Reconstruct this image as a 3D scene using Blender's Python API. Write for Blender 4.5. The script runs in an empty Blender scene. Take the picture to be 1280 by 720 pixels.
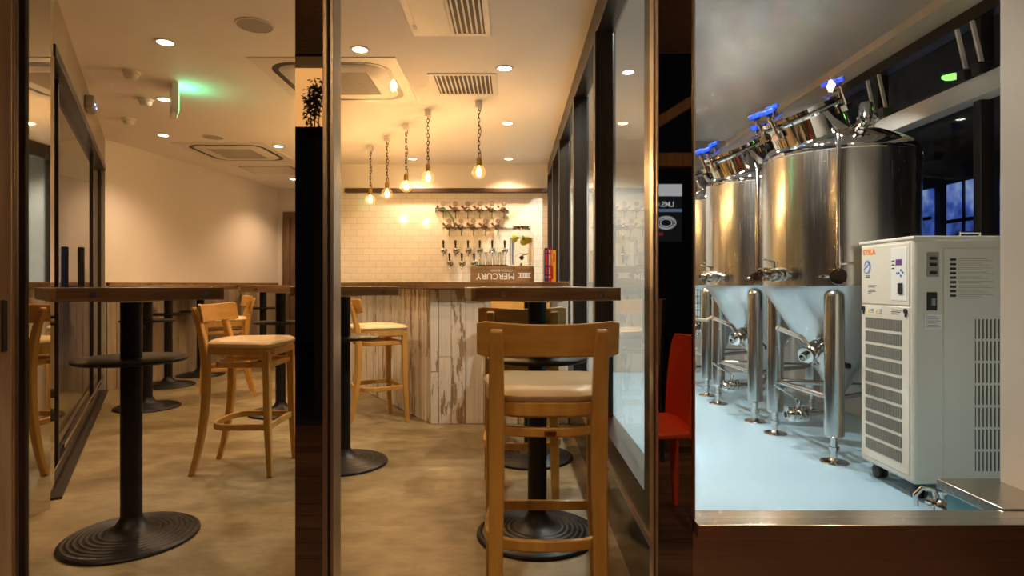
import bpy, bmesh, math, random
from mathutils import Vector, Matrix
random.seed(7)
PI = math.pi
sc = bpy.context.scene
C = sc.collection
R = math.radians

# ------------------------------------------------------------------ mesh helper
class MB:
    def __init__(s): s.v = []; s.f = []; s.M = Matrix.Identity(4)
    def add(s, vs, fs):
        b = len(s.v)
        s.v += [tuple(s.M @ Vector(p)) for p in vs]
        s.f += [tuple(b + i for i in f) for f in fs]
    def box(s, x0, x1, y0, y1, z0, z1):
        vs = [(x, y, z) for z in (z0, z1) for y in (y0, y1) for x in (x0, x1)]
        s.add(vs, [(0,2,3,1), (4,5,7,6), (0,1,5,4), (2,6,7,3), (0,4,6,2), (1,3,7,5)])
        return s
    def cbox(s, c, d):
        return s.box(c[0]-d[0]/2, c[0]+d[0]/2, c[1]-d[1]/2, c[1]+d[1]/2, c[2]-d[2]/2, c[2]+d[2]/2)
    def prism(s, out, z0, z1):
        n = len(out)
        vs = [(x, y, z0) for x, y in out] + [(x, y, z1) for x, y in out]
        fs = [tuple(reversed(range(n))), tuple(range(n, 2*n))]
        fs += [(i, (i+1) % n, n + (i+1) % n, n + i) for i in range(n)]
        s.add(vs, fs); return s
    def loft(s, rings, cap=True):
        n = len(rings[0]); vs = [p for r in rings for p in r]; fs = []
        for k in range(len(rings)-1):
            for i in range(n):
                a, b = k*n+i, k*n+(i+1) % n
                fs.append((a, b, b+n, a+n))
        if cap:
            fs.append(tuple(reversed(range(n)))); fs.append(tuple((len(rings)-1)*n+i for i in range(n)))
        s.add(vs, fs); return s
    def lathe(s, prof, seg=40, M=None):
        old = s.M
        if M is not None: s.M = old @ M
        rings = []; vs = []; fs = []; idx = []
        for r, z in prof:
            if r < 1e-6:
                idx.append([len(vs)]); vs.append((0, 0, z))
            else:
                idx.append(list(range(len(vs), len(vs)+seg)))
                vs += [(r*math.cos(2*PI*i/seg), r*math.sin(2*PI*i/seg), z) for i in range(seg)]
        for a, b in zip(idx, idx[1:]):
            for i in range(seg):
                j = (i+1) % seg
                if len(a) == 1 and len(b) == 1: continue
                if len(a) == 1: fs.append((a[0], b[j], b[i]))
                elif len(b) == 1: fs.append((a[i], a[j], b[0]))
                else: fs.append((a[i], a[j], b[j], b[i]))
        s.add(vs, fs); s.M = old; return s
    def tube(s, pts, r, seg=12, closed=False):
        pts = [Vector(p) for p in pts]; n = len(pts)
        rs = r if isinstance(r, (list, tuple)) else [r]*n
        rings = []; prev = None
        for i, p in enumerate(pts):
            if closed: t = pts[(i+1) % n] - pts[i-1]
            else: t = pts[min(i+1, n-1)] - pts[max(i-1, 0)]
            t.normalize()
            if prev is None:
                a = Vector((0, 0, 1)) if abs(t.z) < .9 else Vector((1, 0, 0))
                u = t.cross(a).normalized()
            else:
                u = (prev - t * prev.dot(t)).normalized()
            prev = u; w = t.cross(u)
            rings.append([tuple(p + (u*math.cos(2*PI*k/seg) + w*math.sin(2*PI*k/seg))*rs[i]) for k in range(seg)])
        if closed: rings.append(rings[0])
        return s.loft(rings, cap=not closed)
    def rect(s, pts, w, h, up=(0, 0, 1), closed=False):
        """rectangular bar swept along pts: w sideways, h along up"""
        pts = [Vector(p) for p in pts]; n = len(pts); up = Vector(up); rings = []
        for i, p in enumerate(pts):
            t = (pts[min(i+1, n-1)] - pts[max(i-1, 0)]).normalized()
            ww = w[i] if isinstance(w, (list, tuple)) else w
            hh = h[i] if isinstance(h, (list, tuple)) else h
            u = t.cross(up).normalized(); q = u.cross(t).normalized()
            rings.append([tuple(p + u*a*ww/2 + q*b*hh/2) for a, b in ((-1,-1), (1,-1), (1,1), (-1,1))])
        return s.loft(rings)

def M_at(loc, direction=(0, 0, 1)):
    d = Vector(direction).normalized()
    return Matrix.Translation(Vector(loc)) @ d.to_track_quat('Z', 'Y').to_matrix().to_4x4()

def obj(name, mb, mat, parent=None, bevel=0, seg=2, smooth=True, ang=35, sub=0):
    me = bpy.data.meshes.new(name)
    me.from_pydata(mb.v, [], mb.f); me.validate(); me.update()
    bm = bmesh.new(); bm.from_mesh(me)
    bmesh.ops.recalc_face_normals(bm, faces=bm.faces[:]); bm.to_mesh(me); bm.free()
    if smooth:
        me.polygons.foreach_set('use_smooth', [True]*len(me.polygons))
        me.set_sharp_from_angle(angle=R(ang))
    me.materials.append(mat)
    o = bpy.data.objects.new(name, me); C.objects.link(o)
    if parent: o.parent = parent
    if bevel:
        b = o.modifiers.new('bevel', 'BEVEL'); b.width = bevel; b.segments = seg; b.limit_method = 'ANGLE'; b.angle_limit = R(40)
    if sub:
        m = o.modifiers.new('sub', 'SUBSURF'); m.levels = sub; m.render_levels = sub
    return o

def tag(o, label, cat, group=None, kind=None):
    o['label'] = label; o['category'] = cat
    if group: o['group'] = group
    if kind: o['kind'] = kind
    return o
def thing(name, label, cat, loc=(0,0,0), rz=0, group=None):
    o = bpy.data.objects.new(name, None); C.objects.link(o)
    o.location = loc; o.rotation_euler = (0, 0, rz); o.empty_display_size = .1
    return tag(o, label, cat, group)
def struct(name, mb, mat, parent=None, **k):
    o = obj(name, mb, mat, parent, **k)
    if not parent: o['kind'] = 'structure'
    return o
def copy_tree(o, parent=None):
    c = o.copy(); C.objects.link(c)
    if parent: c.parent = parent
    for ch in list(o.children): copy_tree(ch, c)
    return c
def dup(o, loc, rz, label):
    c = copy_tree(o); c.location = loc; c.rotation_euler = (0, 0, rz); c['label'] = label
    return c
def text_mesh(name, body, size, mat, parent, loc, rot, ext=.0006, align='LEFT', sx=1.0, bold=0):
    cu = bpy.data.curves.new(name, 'FONT'); cu.body = body; cu.size = size; cu.extrude = ext
    cu.align_x = align; cu.align_y = 'CENTER'; cu.offset = bold
    t = bpy.data.objects.new(name + '_src', cu); C.objects.link(t)
    dg = bpy.context.evaluated_depsgraph_get()
    me = bpy.data.meshes.new_from_object(t.evaluated_get(dg))
    bpy.data.objects.remove(t); me.materials.clear(); me.materials.append(mat)
    o = bpy.data.objects.new(name, me); C.objects.link(o)
    if parent: o.parent = parent
    o.location = loc; o.rotation_euler = rot; o.scale = (sx, 1, 1)
    return o

# ------------------------------------------------------------------ materials
def mat(name, col, rough=.5, metal=0, spec=.5, bump=0, bscale=60, var=0, vscale=6, stretch=(1,1,1), coat=0, aniso=0):
    m = bpy.data.materials.new(name); m.use_nodes = True
    nt = m.node_tree; b = nt.nodes['Principled BSDF']
    b.inputs['Base Color'].default_value = (*col, 1); b.inputs['Roughness'].default_value = rough
    b.inputs['Metallic'].default_value = metal; b.inputs['Specular IOR Level'].default_value = spec
    b.inputs['Coat Weight'].default_value = coat; b.inputs['Coat Roughness'].default_value = .08
    if aniso: b.inputs['Anisotropic'].default_value = aniso
    if var or bump:
        tc = nt.nodes.new('ShaderNodeTexCoord'); mp = nt.nodes.new('ShaderNodeMapping')
        mp.inputs['Scale'].default_value = stretch
        nt.links.new(tc.outputs['Object'], mp.inputs['Vector'])
    if var:
        n = nt.nodes.new('ShaderNodeTexNoise'); n.inputs['Scale'].default_value = vscale; n.inputs['Detail'].default_value = 6
        nt.links.new(mp.outputs[0], n.inputs['Vector'])
        r = nt.nodes.new('ShaderNodeValToRGB')
        r.color_ramp.elements[0].position = .3; r.color_ramp.elements[1].position = .7
        r.color_ramp.elements[0].color = (*[c*(1-var) for c in col], 1)
        r.color_ramp.elements[1].color = (*[min(1, c*(1+var)) for c in col], 1)
        nt.links.new(n.outputs['Fac'], r.inputs[0]); nt.links.new(r.outputs[0], b.inputs['Base Color'])
    if bump:
        n2 = nt.nodes.new('ShaderNodeTexNoise'); n2.inputs['Scale'].default_value = bscale; n2.inputs['Detail'].default_value = 4
        nt.links.new(mp.outputs[0], n2.inputs['Vector'])
        bp = nt.nodes.new('ShaderNodeBump'); bp.inputs['Strength'].default_value = bump; bp.inputs['Distance'].default_value = .01
        nt.links.new(n2.outputs['Fac'], bp.inputs['Height']); nt.links.new(bp.outputs[0], b.inputs['Normal'])
    return m
def emit(name, col, st):
    m = bpy.data.materials.new(name); m.use_nodes = True; nt = m.node_tree
    nt.nodes.clear(); e = nt.nodes.new('ShaderNodeEmission'); o = nt.nodes.new('ShaderNodeOutputMaterial')
    e.inputs[0].default_value = (*col, 1); e.inputs[1].default_value = st
    nt.links.new(e.outputs[0], o.inputs[0]); return m
def glass(name, tint=(1,1,1), ior=1.5, rough=0.0):
    """pane glass: clear transmission plus a Fresnel mirror"""
    m = bpy.data.materials.new(name); m.use_nodes = True; nt = m.node_tree
    nt.nodes.clear(); o = nt.nodes.new('ShaderNodeOutputMaterial')
    t = nt.nodes.new('ShaderNodeBsdfTransparent'); t.inputs[0].default_value = (*tint, 1)
    g = nt.nodes.new('ShaderNodeBsdfGlossy'); g.inputs['Roughness'].default_value = rough
    f = nt.nodes.new('ShaderNodeFresnel'); f.inputs['IOR'].default_value = ior
    geo = nt.nodes.new('ShaderNodeNewGeometry'); inv = nt.nodes.new('ShaderNodeMath'); inv.operation = 'SUBTRACT'
    inv.inputs[0].default_value = 1.0; nt.links.new(geo.outputs['Backfacing'], inv.inputs[1])
    mul = nt.nodes.new('ShaderNodeMath'); mul.operation = 'MULTIPLY'
    nt.links.new(f.outputs[0], mul.inputs[0]); nt.links.new(inv.outputs[0], mul.inputs[1])
    mx = nt.nodes.new('ShaderNodeMixShader'); nt.links.new(mul.outputs[0], mx.inputs[0])
    nt.links.new(t.outputs[0], mx.inputs[1]); nt.links.new(g.outputs[0], mx.inputs[2])
    nt.links.new(mx.outputs[0], o.inputs[0]); return m

def N(nt, t, **k):
    n = nt.nodes.new('ShaderNode' + t)
    for a, b in k.items(): setattr(n, a, b)
    return n
def ramp(nt, src, stops):
    r = N(nt, 'ValToRGB'); e = r.color_ramp.elements
    while len(e) < len(stops): e.new(.5)
    for el, (p, c) in zip(e, stops): el.position = p; el.color = (*c, 1) if len(c) == 3 else c
    nt.links.new(src, r.inputs[0]); return r
def noise(nt, vec, scale, detail=5, rough=.6, st=(1,1,1)):
    mp = N(nt, 'Mapping'); mp.inputs['Scale'].default_value = st; nt.links.new(vec, mp.inputs[0])
    n = N(nt, 'TexNoise'); n.inputs['Scale'].default_value = scale; n.inputs['Detail'].default_value = detail
    n.inputs['Roughness'].default_value = rough; nt.links.new(mp.outputs[0], n.inputs['Vector']); return n
def mix(nt, fac, a, b, mode='MIX'):
    m = N(nt, 'Mix', data_type='RGBA', blend_type=mode)
    for s, i in ((fac, 0), (a, 6), (b, 7)):
        if hasattr(s, 'is_output'): nt.links.new(s, m.inputs[i])
        elif isinstance(s, (int, float)): m.inputs[i].default_value = s
        else: m.inputs[i].default_value = (*s, 1)
    return m.outputs[2]

def concrete(name):
    m = mat(name, (.4,.33,.24), .42); nt = m.node_tree; b = nt.nodes['Principled BSDF']
    v = N(nt, 'TexCoord').outputs['Object']
    a = noise(nt, v, 1.3, 8, .65, (1, 1.6, 1)); f = noise(nt, v, 9, 10, .72, (.8, 1.3, 1)); g = noise(nt, v, 60, 4, .6)
    c1 = ramp(nt, a.outputs[0], [(.3, (.17,.125,.055)), (.5, (.28,.22,.11)), (.7, (.36,.295,.165))]).outputs[0]
    c2 = ramp(nt, f.outputs[0], [(.35, (.50,.47,.42)), (.6, (1,1,1))]).outputs[0]
    c = mix(nt, .7, c1, c2, 'MULTIPLY')
    nt.links.new(c, b.inputs['Base Color'])
    rr = ramp(nt, a.outputs[0], [(.3, (.32,)*3), (.7, (.55,)*3)]); nt.links.new(rr.outputs[0], b.inputs['Roughness'])
    bp = N(nt, 'Bump'); bp.inputs['Strength'].default_value = .15; bp.inputs['Distance'].default_value = .004
    nt.links.new(g.outputs[0], bp.inputs['Height']); nt.links.new(bp.outputs[0], b.inputs['Normal'])
    return m
def wood(name, dark, light, rough=.4, st=(14, 14, 1), scale=2.2, island=0, coat=0):
    m = mat(name, light, rough, coat=coat); nt = m.node_tree; b = nt.nodes['Principled BSDF']
    v = N(nt, 'TexCoord').outputs['Object']
    a = noise(nt, v, scale, 6, .6, st)
    c = ramp(nt, a.outputs[0], [(.32, dark), (.68, light)]).outputs[0]
    if island:
        g = N(nt, 'NewGeometry'); i = ramp(nt, g.outputs['Random Per Island'], [(0, (1-island,)*3), (1, (1,)*3)]).outputs[0]
        c = mix(nt, 1.0, c, i, 'MULTIPLY')
    nt.links.new(c, b.inputs['Base Color'])
    bp = N(nt, 'Bump'); bp.inputs['Strength'].default_value = .08; bp.inputs['Distance'].default_value = .003
    nt.links.new(a.outputs[0], bp.inputs['Height']); nt.links.new(bp.outputs[0], b.inputs['Normal'])
    return m
def painted_planks(name, paint=(.74,.69,.60), lo=.50):
    m = mat(name, paint, .7); nt = m.node_tree; b = nt.nodes['Principled BSDF']
    v = N(nt, 'TexCoord').outputs['Object']; g = N(nt, 'NewGeometry').outputs['Random Per Island']
    off = N(nt, 'Vector' + 'Math', operation='ADD'); cmb = N(nt, 'CombineXYZ')
    mm = N(nt, 'Math', operation='MULTIPLY'); mm.inputs[1].default_value = 37.0; nt.links.new(g, mm.inputs[0])
    nt.links.new(mm.outputs[0], cmb.inputs[2]); nt.links.new(v, off.inputs[0]); nt.links.new(cmb.outputs[0], off.inputs[1])
    vv = off.outputs[0]
    chip = noise(nt, vv, 3.2, 9, .68, (4.5, 4.5, 1)); grain = noise(nt, vv, 3, 6, .6, (22, 22, 1))
    add = N(nt, 'Math', operation='MULTIPLY_ADD'); nt.links.new(g, add.inputs[0]); add.inputs[1].default_value = .16
    nt.links.new(chip.outputs[0], add.inputs[2])
    mask = ramp(nt, add.outputs[0], [(lo+.155, (0,0,0)), (lo+.20, (1,1,1))]).outputs[0]
    w = ramp(nt, grain.outputs[0], [(.3, (.20,.13,.07)), (.7, (.42,.30,.18))]).outputs[0]
    tint = ramp(nt, g, [(0, (.82,.77,.68)), (.35, (.72,.67,.58)), (.6, (.80,.76,.68)), (.85, (.62,.56,.46)), (1, (.78,.72,.62))]).outputs[0]
    pg = ramp(nt, grain.outputs[0], [(.25, (.8,.78,.74)), (.6, (1,1,1))]).outputs[0]
    p = mix(nt, 1.0, tint, pg, 'MULTIPLY')
    c = mix(nt, mask, p, w); nt.links.new(c, b.inputs['Base Color'])
    bp = N(nt, 'Bump'); bp.inputs['Strength'].default_value = .3; bp.inputs['Distance'].default_value = .004; bp.invert = True
    nt.links.new(mask, bp.inputs['Height']); nt.links.new(bp.outputs[0], b.inputs['Normal'])
    return m
def subway(name):
    m = mat(name, (.8,.76,.68), .12); nt = m.node_tree; b = nt.nodes['Principled BSDF']
    v = N(nt, 'TexCoord').outputs['Object']
    sp = N(nt, 'SeparateXYZ'); nt.links.new(v, sp.inputs[0]); cb = N(nt, 'CombineXYZ')
    nt.links.new(sp.outputs[0], cb.inputs[0]); nt.links.new(sp.outputs[2], cb.inputs[1])
    br = N(nt, 'TexBrick'); br.inputs['Scale'].default_value = 1; br.inputs['Brick Width'].default_value = .15; br.inputs['Row Height'].default_value = .075
    br.inputs['Mortar Size'].default_value = .0022; br.inputs['Mortar Smooth'].default_value = .3
    br.inputs['Color1'].default_value = (.80,.77,.70,1); br.inputs['Color2'].default_value = (.76,.73,.66,1); br.inputs['Mortar'].default_value = (.54,.50,.43,1)
    nt.links.new(cb.outputs[0], br.inputs['Vector']); nt.links.new(br.outputs[0], b.inputs['Base Color'])
    wv = noise(nt, v, 9, 3, .5)
    h = N(nt, 'Math', operation='MULTIPLY_ADD'); nt.links.new(br.outputs['Fac'], h.inputs[0]); h.inputs[1].default_value = -.6; nt.links.new(wv.outputs[0], h.inputs[2])
    bp = N(nt, 'Bump'); bp.inputs['Strength'].default_value = .25; bp.inputs['Distance'].default_value = .008
    nt.links.new(h.outputs[0], bp.inputs['Height']); nt.links.new(bp.outputs[0], b.inputs['Normal'])
    return m
def brushed(name, col=(.62,.60,.57), rough=.2, st=(1,1,60), strength=.03):
    m = mat(name, col, rough, 1); nt = m.node_tree; b = nt.nodes['Principled BSDF']
    v = N(nt, 'TexCoord').outputs['Object']; a = noise(nt, v, 3, 6, .6, st)
    rr = ramp(nt, a.outputs[0], [(.3, (rough*.75,)*3), (.7, (rough*1.3,)*3)]); nt.links.new(rr.outputs[0], b.inputs['Roughness'])
    bp = N(nt, 'Bump'); bp.inputs['Strength'].default_value = strength; bp.inputs['Distance'].default_value = .003
    nt.links.new(a.outputs[0], bp.inputs['Height']); nt.links.new(bp.outputs[0], b.inputs['Normal'])
    return m

m_conc = concrete('polished_concrete')
m_plaster = mat('white_plaster', (.78,.74,.67), .85, bump=.03, bscale=200)
m_ceil = mat('ceiling_paint', (.86,.82,.75), .8)
m_bceil = mat('brewery_ceiling_paint', (.52,.505,.475), .6)
m_tile = subway('subway_tile')
m_planks = painted_planks('peeling_white_planks', lo=.495)
m_slats = painted_planks('narrow_peeling_slats', lo=.49)
m_wains = wood('grey_brown_wainscot', (.34,.27,.18), (.54,.45,.32), .6, island=.4)
m_counter = wood('counter_top_wood', (.09,.045,.018), (.27,.15,.06), .35, (1, 14, 14), coat=.3)
m_table = wood('table_top_wood', (.10,.05,.02), (.28,.15,.062), .32, (1, 16, 16), coat=.4)
m_rail = wood('dark_rail_wood', (.035,.018,.009), (.075,.04,.02), .45, (1, 14, 14))
m_block = wood('end_grain_wood', (.16,.085,.03), (.34,.20,.085), .4, (8, 8, 8))
m_beech = wood('beech', (.50,.265,.052), (.64,.37,.09), .38, (10, 10, 1.2), 2.5, coat=.15)
m_beechh = wood('beech_board', (.50,.26,.052), (.64,.37,.09), .38, (3, 3, 14), 2.5, coat=.15)
m_vinyl = mat('cream_vinyl', (.72,.54,.30), .42, bump=.02, bscale=150)
m_black = mat('black_cast_iron', (.007,.0065,.0065), .42, spec=.32)
m_blackfr = mat('dark_bronze_frame', (.028,.022,.018), .35, .3)
m_blackpl = mat('black_plastic', (.012,.012,.013), .4)
m_steel = brushed('brushed_steel', (.60,.585,.56), .22, (60,60,.8), .02)
m_cone = brushed('matte_cone_steel', (.58,.585,.58), .36, (20,20,20), .02)
m_dome = mat('polished_dome_steel', (.70,.69,.67), .03, 1, bump=.28, bscale=2.6)
m_chrome = mat('polished_steel', (.68,.66,.63), .1, 1)
m_mirror = mat('mirror_steel', (.62,.60,.55), .03, 1)
m_sill = brushed('sill_steel', (.58,.53,.46), .22, (.35,50,50), .008)
m_frame = mat('stainless_frame', (.66,.60,.52), .34, 1)
m_darkglass = mat('dark_mirror_glass', (.32,.31,.30), .015, 1)
m_glass = glass('pane_glass', (.97,.98,.97), 1.42)
m_pglass = glass('partition_glass', (.95,.97,.96), 1.5)
m_clear = glass('clear_glass', (.992,.995,.99), 1.5)
m_water = mat('lemon_water', (.97,.97,.93), .0); m_water.node_tree.nodes['Principled BSDF'].inputs['Transmission Weight'].default_value = 1; m_water.node_tree.nodes['Principled BSDF'].inputs['IOR'].default_value = 1.33
m_tumbler = mat('tumbler_glass', (.99,.99,.98), .0); m_tumbler.node_tree.nodes['Principled BSDF'].inputs['Transmission Weight'].default_value = 1; m_tumbler.node_tree.nodes['Principled BSDF'].inputs['IOR'].default_value = 1.45
m_blue = mat('pale_blue_floor_paint', (.36,.57,.74), .36, bump=.02, bscale=30, var=.04, vscale=2)
m_blueside = mat('blue_plinth_paint', (.16,.46,.60), .5)
m_chill = mat('cream_painted_steel', (.70,.665,.58), .38, spec=.4)
m_chilld = mat('grille_dark', (.03,.03,.03), .6)
m_grille = mat('grille_grey', (.30,.285,.25), .5)
m_white = mat('white_plastic', (.75,.71,.63), .45)
m_whitep = mat('white_label', (.80,.79,.76), .5)
m_ink = mat('black_ink', (.02,.02,.02), .6)
m_orange = mat('orange_ink', (.85,.22,.015), .5)
m_bluek = mat('blue_plastic', (.01,.05,.50), .35)
m_bluei = mat('blue_ink', (.08,.22,.55), .5)
m_yellow = mat('yellow_ink', (.9,.55,.02), .5)
m_red = mat('red_plastic', (.78,.075,.012), .35)
m_hose = mat('cream_hose', (.65,.56,.40), .45)
m_green = mat('green_hose', (.05,.14,.07), .4)
m_orange_knob = mat('dull_red_knob', (.22,.04,.02), .5)
m_regm = mat('aged_regulator_metal', (.20,.13,.09), .3, 1)
m_gface = mat('gauge_face', (.22,.18,.16), .4)
m_brass = mat('antique_brass', (.42,.25,.08), .35, 1)
m_chain = mat('dark_chain', (.025,.018,.012), .45, .5)
m_crate = wood('crate_wood', (.20,.105,.035), (.33,.19,.07), .6, (2, 12, 12))
m_post = wood('weathered_post_wood', (.20,.115,.05), (.36,.22,.105), .6, (9, 9, 1))
m_deck = wood('deck_wood', (.07,.03,.012), (.16,.075,.03), .5, (1, 12, 12), island=.4)
m_dark = mat('street_dark', (.02,.02,.022), .6)
m_dusk = mat('dusky_facade', (.10,.11,.14), .7)
m_asph = mat('asphalt', (.03,.03,.032), .7, bump=.1, bscale=80)
m_doorw = wood('old_door_wood', (.10,.055,.03), (.20,.12,.07), .6)
m_leaf = mat('dark_green_leaf', (.035,.07,.012), .5)
m_lemon = mat('lemon', (.80,.62,.08), .5)
m_mint = mat('mint_leaf', (.12,.34,.03), .5)
m_fil = emit('hot_filament', (1.0,.52,.18), 300)
m_bulb = glass('glowing_bulb_glass', (1,.97,.92), 1.5)
def glow(m, col, st):
    nt = m.node_tree; o = nt.nodes['Material Output']; old = o.inputs[0].links[0].from_socket
    ad = nt.nodes.new('ShaderNodeAddShader'); e = nt.nodes.new('ShaderNodeEmission'); e.inputs[0].default_value = (*col, 1); e.inputs[1].default_value = st
    nt.links.new(old, ad.inputs[0]); nt.links.new(e.outputs[0], ad.inputs[1]); nt.links.new(ad.outputs[0], o.inputs[0])
glow(m_bulb, (1.0,.42,.10), .28)
m_lampdisc = emit('downlight_glow', (1.0,.78,.50), 14)
m_whitedisc = emit('white_downlight_glow', (1.0,.95,.85), 14)
m_exit = emit('exit_sign_green', (.10,1.0,.45), 4)
m_led = emit('sensor_led', (.1,.2,1), 8)
m_greenrefl = emit('green_reflection_glow', (.25,1.0,.12), 1.6)
m_bluewin = emit('blue_lit_window', (.06,.13,.50), .7)
def window_glow():
    m = m_bluewin; nt = m.node_tree; e = nt.nodes['Emission']; v = N(nt, 'TexCoord').outputs['Object']
    a = noise(nt, v, 2.2, 3, .6); c = ramp(nt, a.outputs[0], [(.35, (.004,.006,.02)), (.5, (.05,.10,.42)), (.66, (.30,.38,.60))]).outputs[0]
    nt.links.new(c, e.inputs[0])
window_glow()
m_lilac = mat('purple_display', (.16,.05,.25), .3)
m_soffit = mat('soffit_paint', (.55,.50,.42), .6)
m_fascia = mat('taupe_fascia', (.36,.30,.23), .45)
m_floortile = mat('dark_base_tile', (.05,.042,.034), .12)

# ------------------------------------------------------------------ camera
H = 1.07; F = 750.0
cam = bpy.data.cameras.new('camera'); co = bpy.data.objects.new('camera', cam); C.objects.link(co)
cam.sensor_width = 36; cam.lens = F/1280*36; cam.shift_y = -5/1280; cam.clip_start = .02
co.location = (0, 0, H); co.rotation_euler = (PI/2, 0, 0); sc.camera = co

# ------------------------------------------------------------------ lamps
def spot(name, loc, power, col, size=110, blend=.6, rad=.04, parent=None, rot=(0,0,0)):
    l = bpy.data.lights.new(name, 'SPOT'); l.energy = power; l.color = col; l.spot_size = R(size); l.spot_blend = blend; l.shadow_soft_size = rad
    o = bpy.data.objects.new(name, l); C.objects.link(o); o.location = loc; o.rotation_euler = rot
    if parent: o.parent = parent
    return o
def point(name, loc, power, col, rad=.03, parent=None):
    l = bpy.data.lights.new(name, 'POINT'); l.energy = power; l.color = col; l.shadow_soft_size = rad
    o = bpy.data.objects.new(name, l); C.objects.link(o); o.location = loc
    if parent: o.parent = parent
    return o
WARM = (1.0, .63, .38); COOL = (1.0, .95, .86)

# ================================================================== THE SETTING
CZ = 2.52; BZ = 2.80; XP = .435; YS = 1.60; YB = 7.25
# dining room floor / ceiling
struct('floor', MB().box(-6.0, XP+.12, YS-.1, 9.6, -.12, 0), m_conc)
struct('ceiling', MB().box(-6.0, XP+.12, YS+.02, 9.6, CZ, CZ+.12), m_ceil)
# brewery floor / ceiling
struct('floor', MB().box(XP+.12, 3.0, YS+.06, YB, -.12, 0), m_blue)
struct('ceiling', MB().box(XP+.12, 2.58, YS+.02, YB, BZ, BZ+.12), m_bceil)
struct('trim_1', MB().box(2.58, 2.98, YS+.02, YB, BZ-.06, BZ+.12), m_soffit)
# tiled back wall, plaster strip above the dark rail
struct('wall_back', MB().box(-2.42, XP+.1, YB, YB+.1, 0, 2.17), m_tile)
struct('wall_back_upper', MB().box(-2.42, XP+.1, YB-.004, YB+.1, 2.17, CZ), m_plaster)
struct('wall_back', MB().box(XP+.1, 3.0, YB, YB+.1, 0, BZ), m_bceil)
struct('trim_2', MB().box(-2.0, XP-.02, YB-.09, YB-.006, 2.165, 2.215), m_rail, bevel=.004)
# return wall and deep recess left of the tiled wall
struct('wall_return', MB().box(-2.52, -2.42, YB, 9.2, 0, CZ), m_plaster)
struct('wall_far', MB().box(-4.3, -2.42, 9.12, 9.22, 0, CZ), m_plaster)
# left wall (plaster) from the sliding door to the recess
def wall_seg(name, a, b, z0, z1, th, m, side=1, **k):
    a = Vector(a); b = Vector(b); d = (b-a).normalized(); n = Vector((-d.y, d.x))*side*th
    return struct(name, MB().prism([tuple(a), tuple(b), tuple(b+n), tuple(a+n)], z0, z1), m, **k)
LA, LB = (-4.07, 6.0), (-3.56, 9.12)
wall_seg('wall_left', LA, LB, 0, CZ, .12, m_plaster)
# wainscot boards under a narrow cap on the left wall
def boards(a, b, z0, z1, w, th=.02, jitter=.3, n=None, split=.25, gap=.003):
    mb = MB(); a = Vector(a); b = Vector(b); L = (b-a).length; d = (b-a)/L; nn = Vector((d.y, -d.x)); s = 0
    while s < L - .002:
        ww = w*(1+random.uniform(-jitter, jitter)); e = min(L, s+ww)
        if L - e < w*.4: e = L
        t = th + random.uniform(-.004, .004)
        p, q = a+d*(s+gap/2), a+d*(e-gap/2)
        cuts = [z0, z1]
        if random.random() < split: cuts = [z0, z0+(z1-z0)*random.uniform(.25, .8), z1]
        for c0, c1 in zip(cuts, cuts[1:]):
            mb.prism([tuple(p), tuple(q), tuple(q+nn*t), tuple(p+nn*t)], c0+gap/2, c1-gap/2)
        s = e
    return mb
struct('wall_left_wainscot', boards((-4.063, 6.0), (-3.553, 9.12), 0, 1.055, .13), m_wains)
def along(a, b, s, off): 
    a = Vector(a); b = Vector(b); d = (b-a).normalized(); n = Vector((d.y, -d.x)); p = a+d*s+n*off; return (p.x, p.y)
struct('trim_3', MB().prism([along(LA,LB,0,.008), along(LA,LB,3.1,.008), along(LA,LB,3.1,.05), along(LA,LB,0,.05)], 1.055, 1.085), m_block)
# old door in the recess
d4 = struct('door_1', MB().box(-3.36, -2.62, 9.08, 9.118, 0, 2.08), m_doorw, bevel=.003)
df = MB()
df.box(-3.46, -3.36, 9.05, 9.118, 0, 2.16).box(-2.62, -2.53, 9.05, 9.118, 0, 2.16).box(-3.36, -2.62, 9.05, 9.118, 2.08, 2.16)
struct('door_frame', df, m_doorw, d4, bevel=.004)
struct('door_panel', MB().box(-3.27, -2.72, 9.06, 9.085, 1.15, 1.95).box(-3.27, -2.72, 9.06, 9.085, .2, .98), m_post, d4, bevel=.006)
# oblique sliding glass entrance at left
GA, GB = (-2.265, 2.97), (-4.07, 6.0)
GL = (Vector(GB)-Vector(GA)).length
def gx(s, off=0): 
    a = Vector(GA); d = (Vector(GB)-a)/GL; n = Vector((d.y, -d.x)); p = a+d*s+n*off; return (p.x, p.y)
def gbox(mb, s0, s1, o0, o1, z0, z1):
    return mb.prism([gx(s0,o0), gx(s1,o0), gx(s1,o1), gx(s0,o1)], z0, z1)
struct('wall_entrance', gbox(MB(), 0, GL, -.12, .0, 2.25, CZ), m_fascia)
d2 = struct('door_2', gbox(MB(), .02, GL-.03, -.055, -.045, .07, 2.2), m_pglass)
fr = MB()
for s, w in ((.43,.025), (2.62,.04), (GL-.04,.04)): gbox(fr, s, s+w, -.06, -.03, 0, 2.25)
gbox(fr, 0, GL, -.08, .006, 2.2, 2.26)
struct('door_frame', fr, m_blackfr, d2, bevel=.003)
struct('door_rail', gbox(gbox(MB(), .0, GL, -.075, -.02, .03, .10), .46, GL, -.02, -.005, .15, .175), m_chrome, d2, bevel=.003)
struct('door_threshold', gbox(MB(), 0, GL, -.12, .03, 0, .012), m_blackfr, d2)
struct('door_handle', gbox(MB(), 1.25, 1.28, -.02, .02, .98, 1.32), m_blackpl, d2, bevel=.006)
ew = struct('wall_entrance_outer', gbox(MB(), -.6, GL+1.2, -1.5, -1.4, 0, 3.0), m_plaster)
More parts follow.
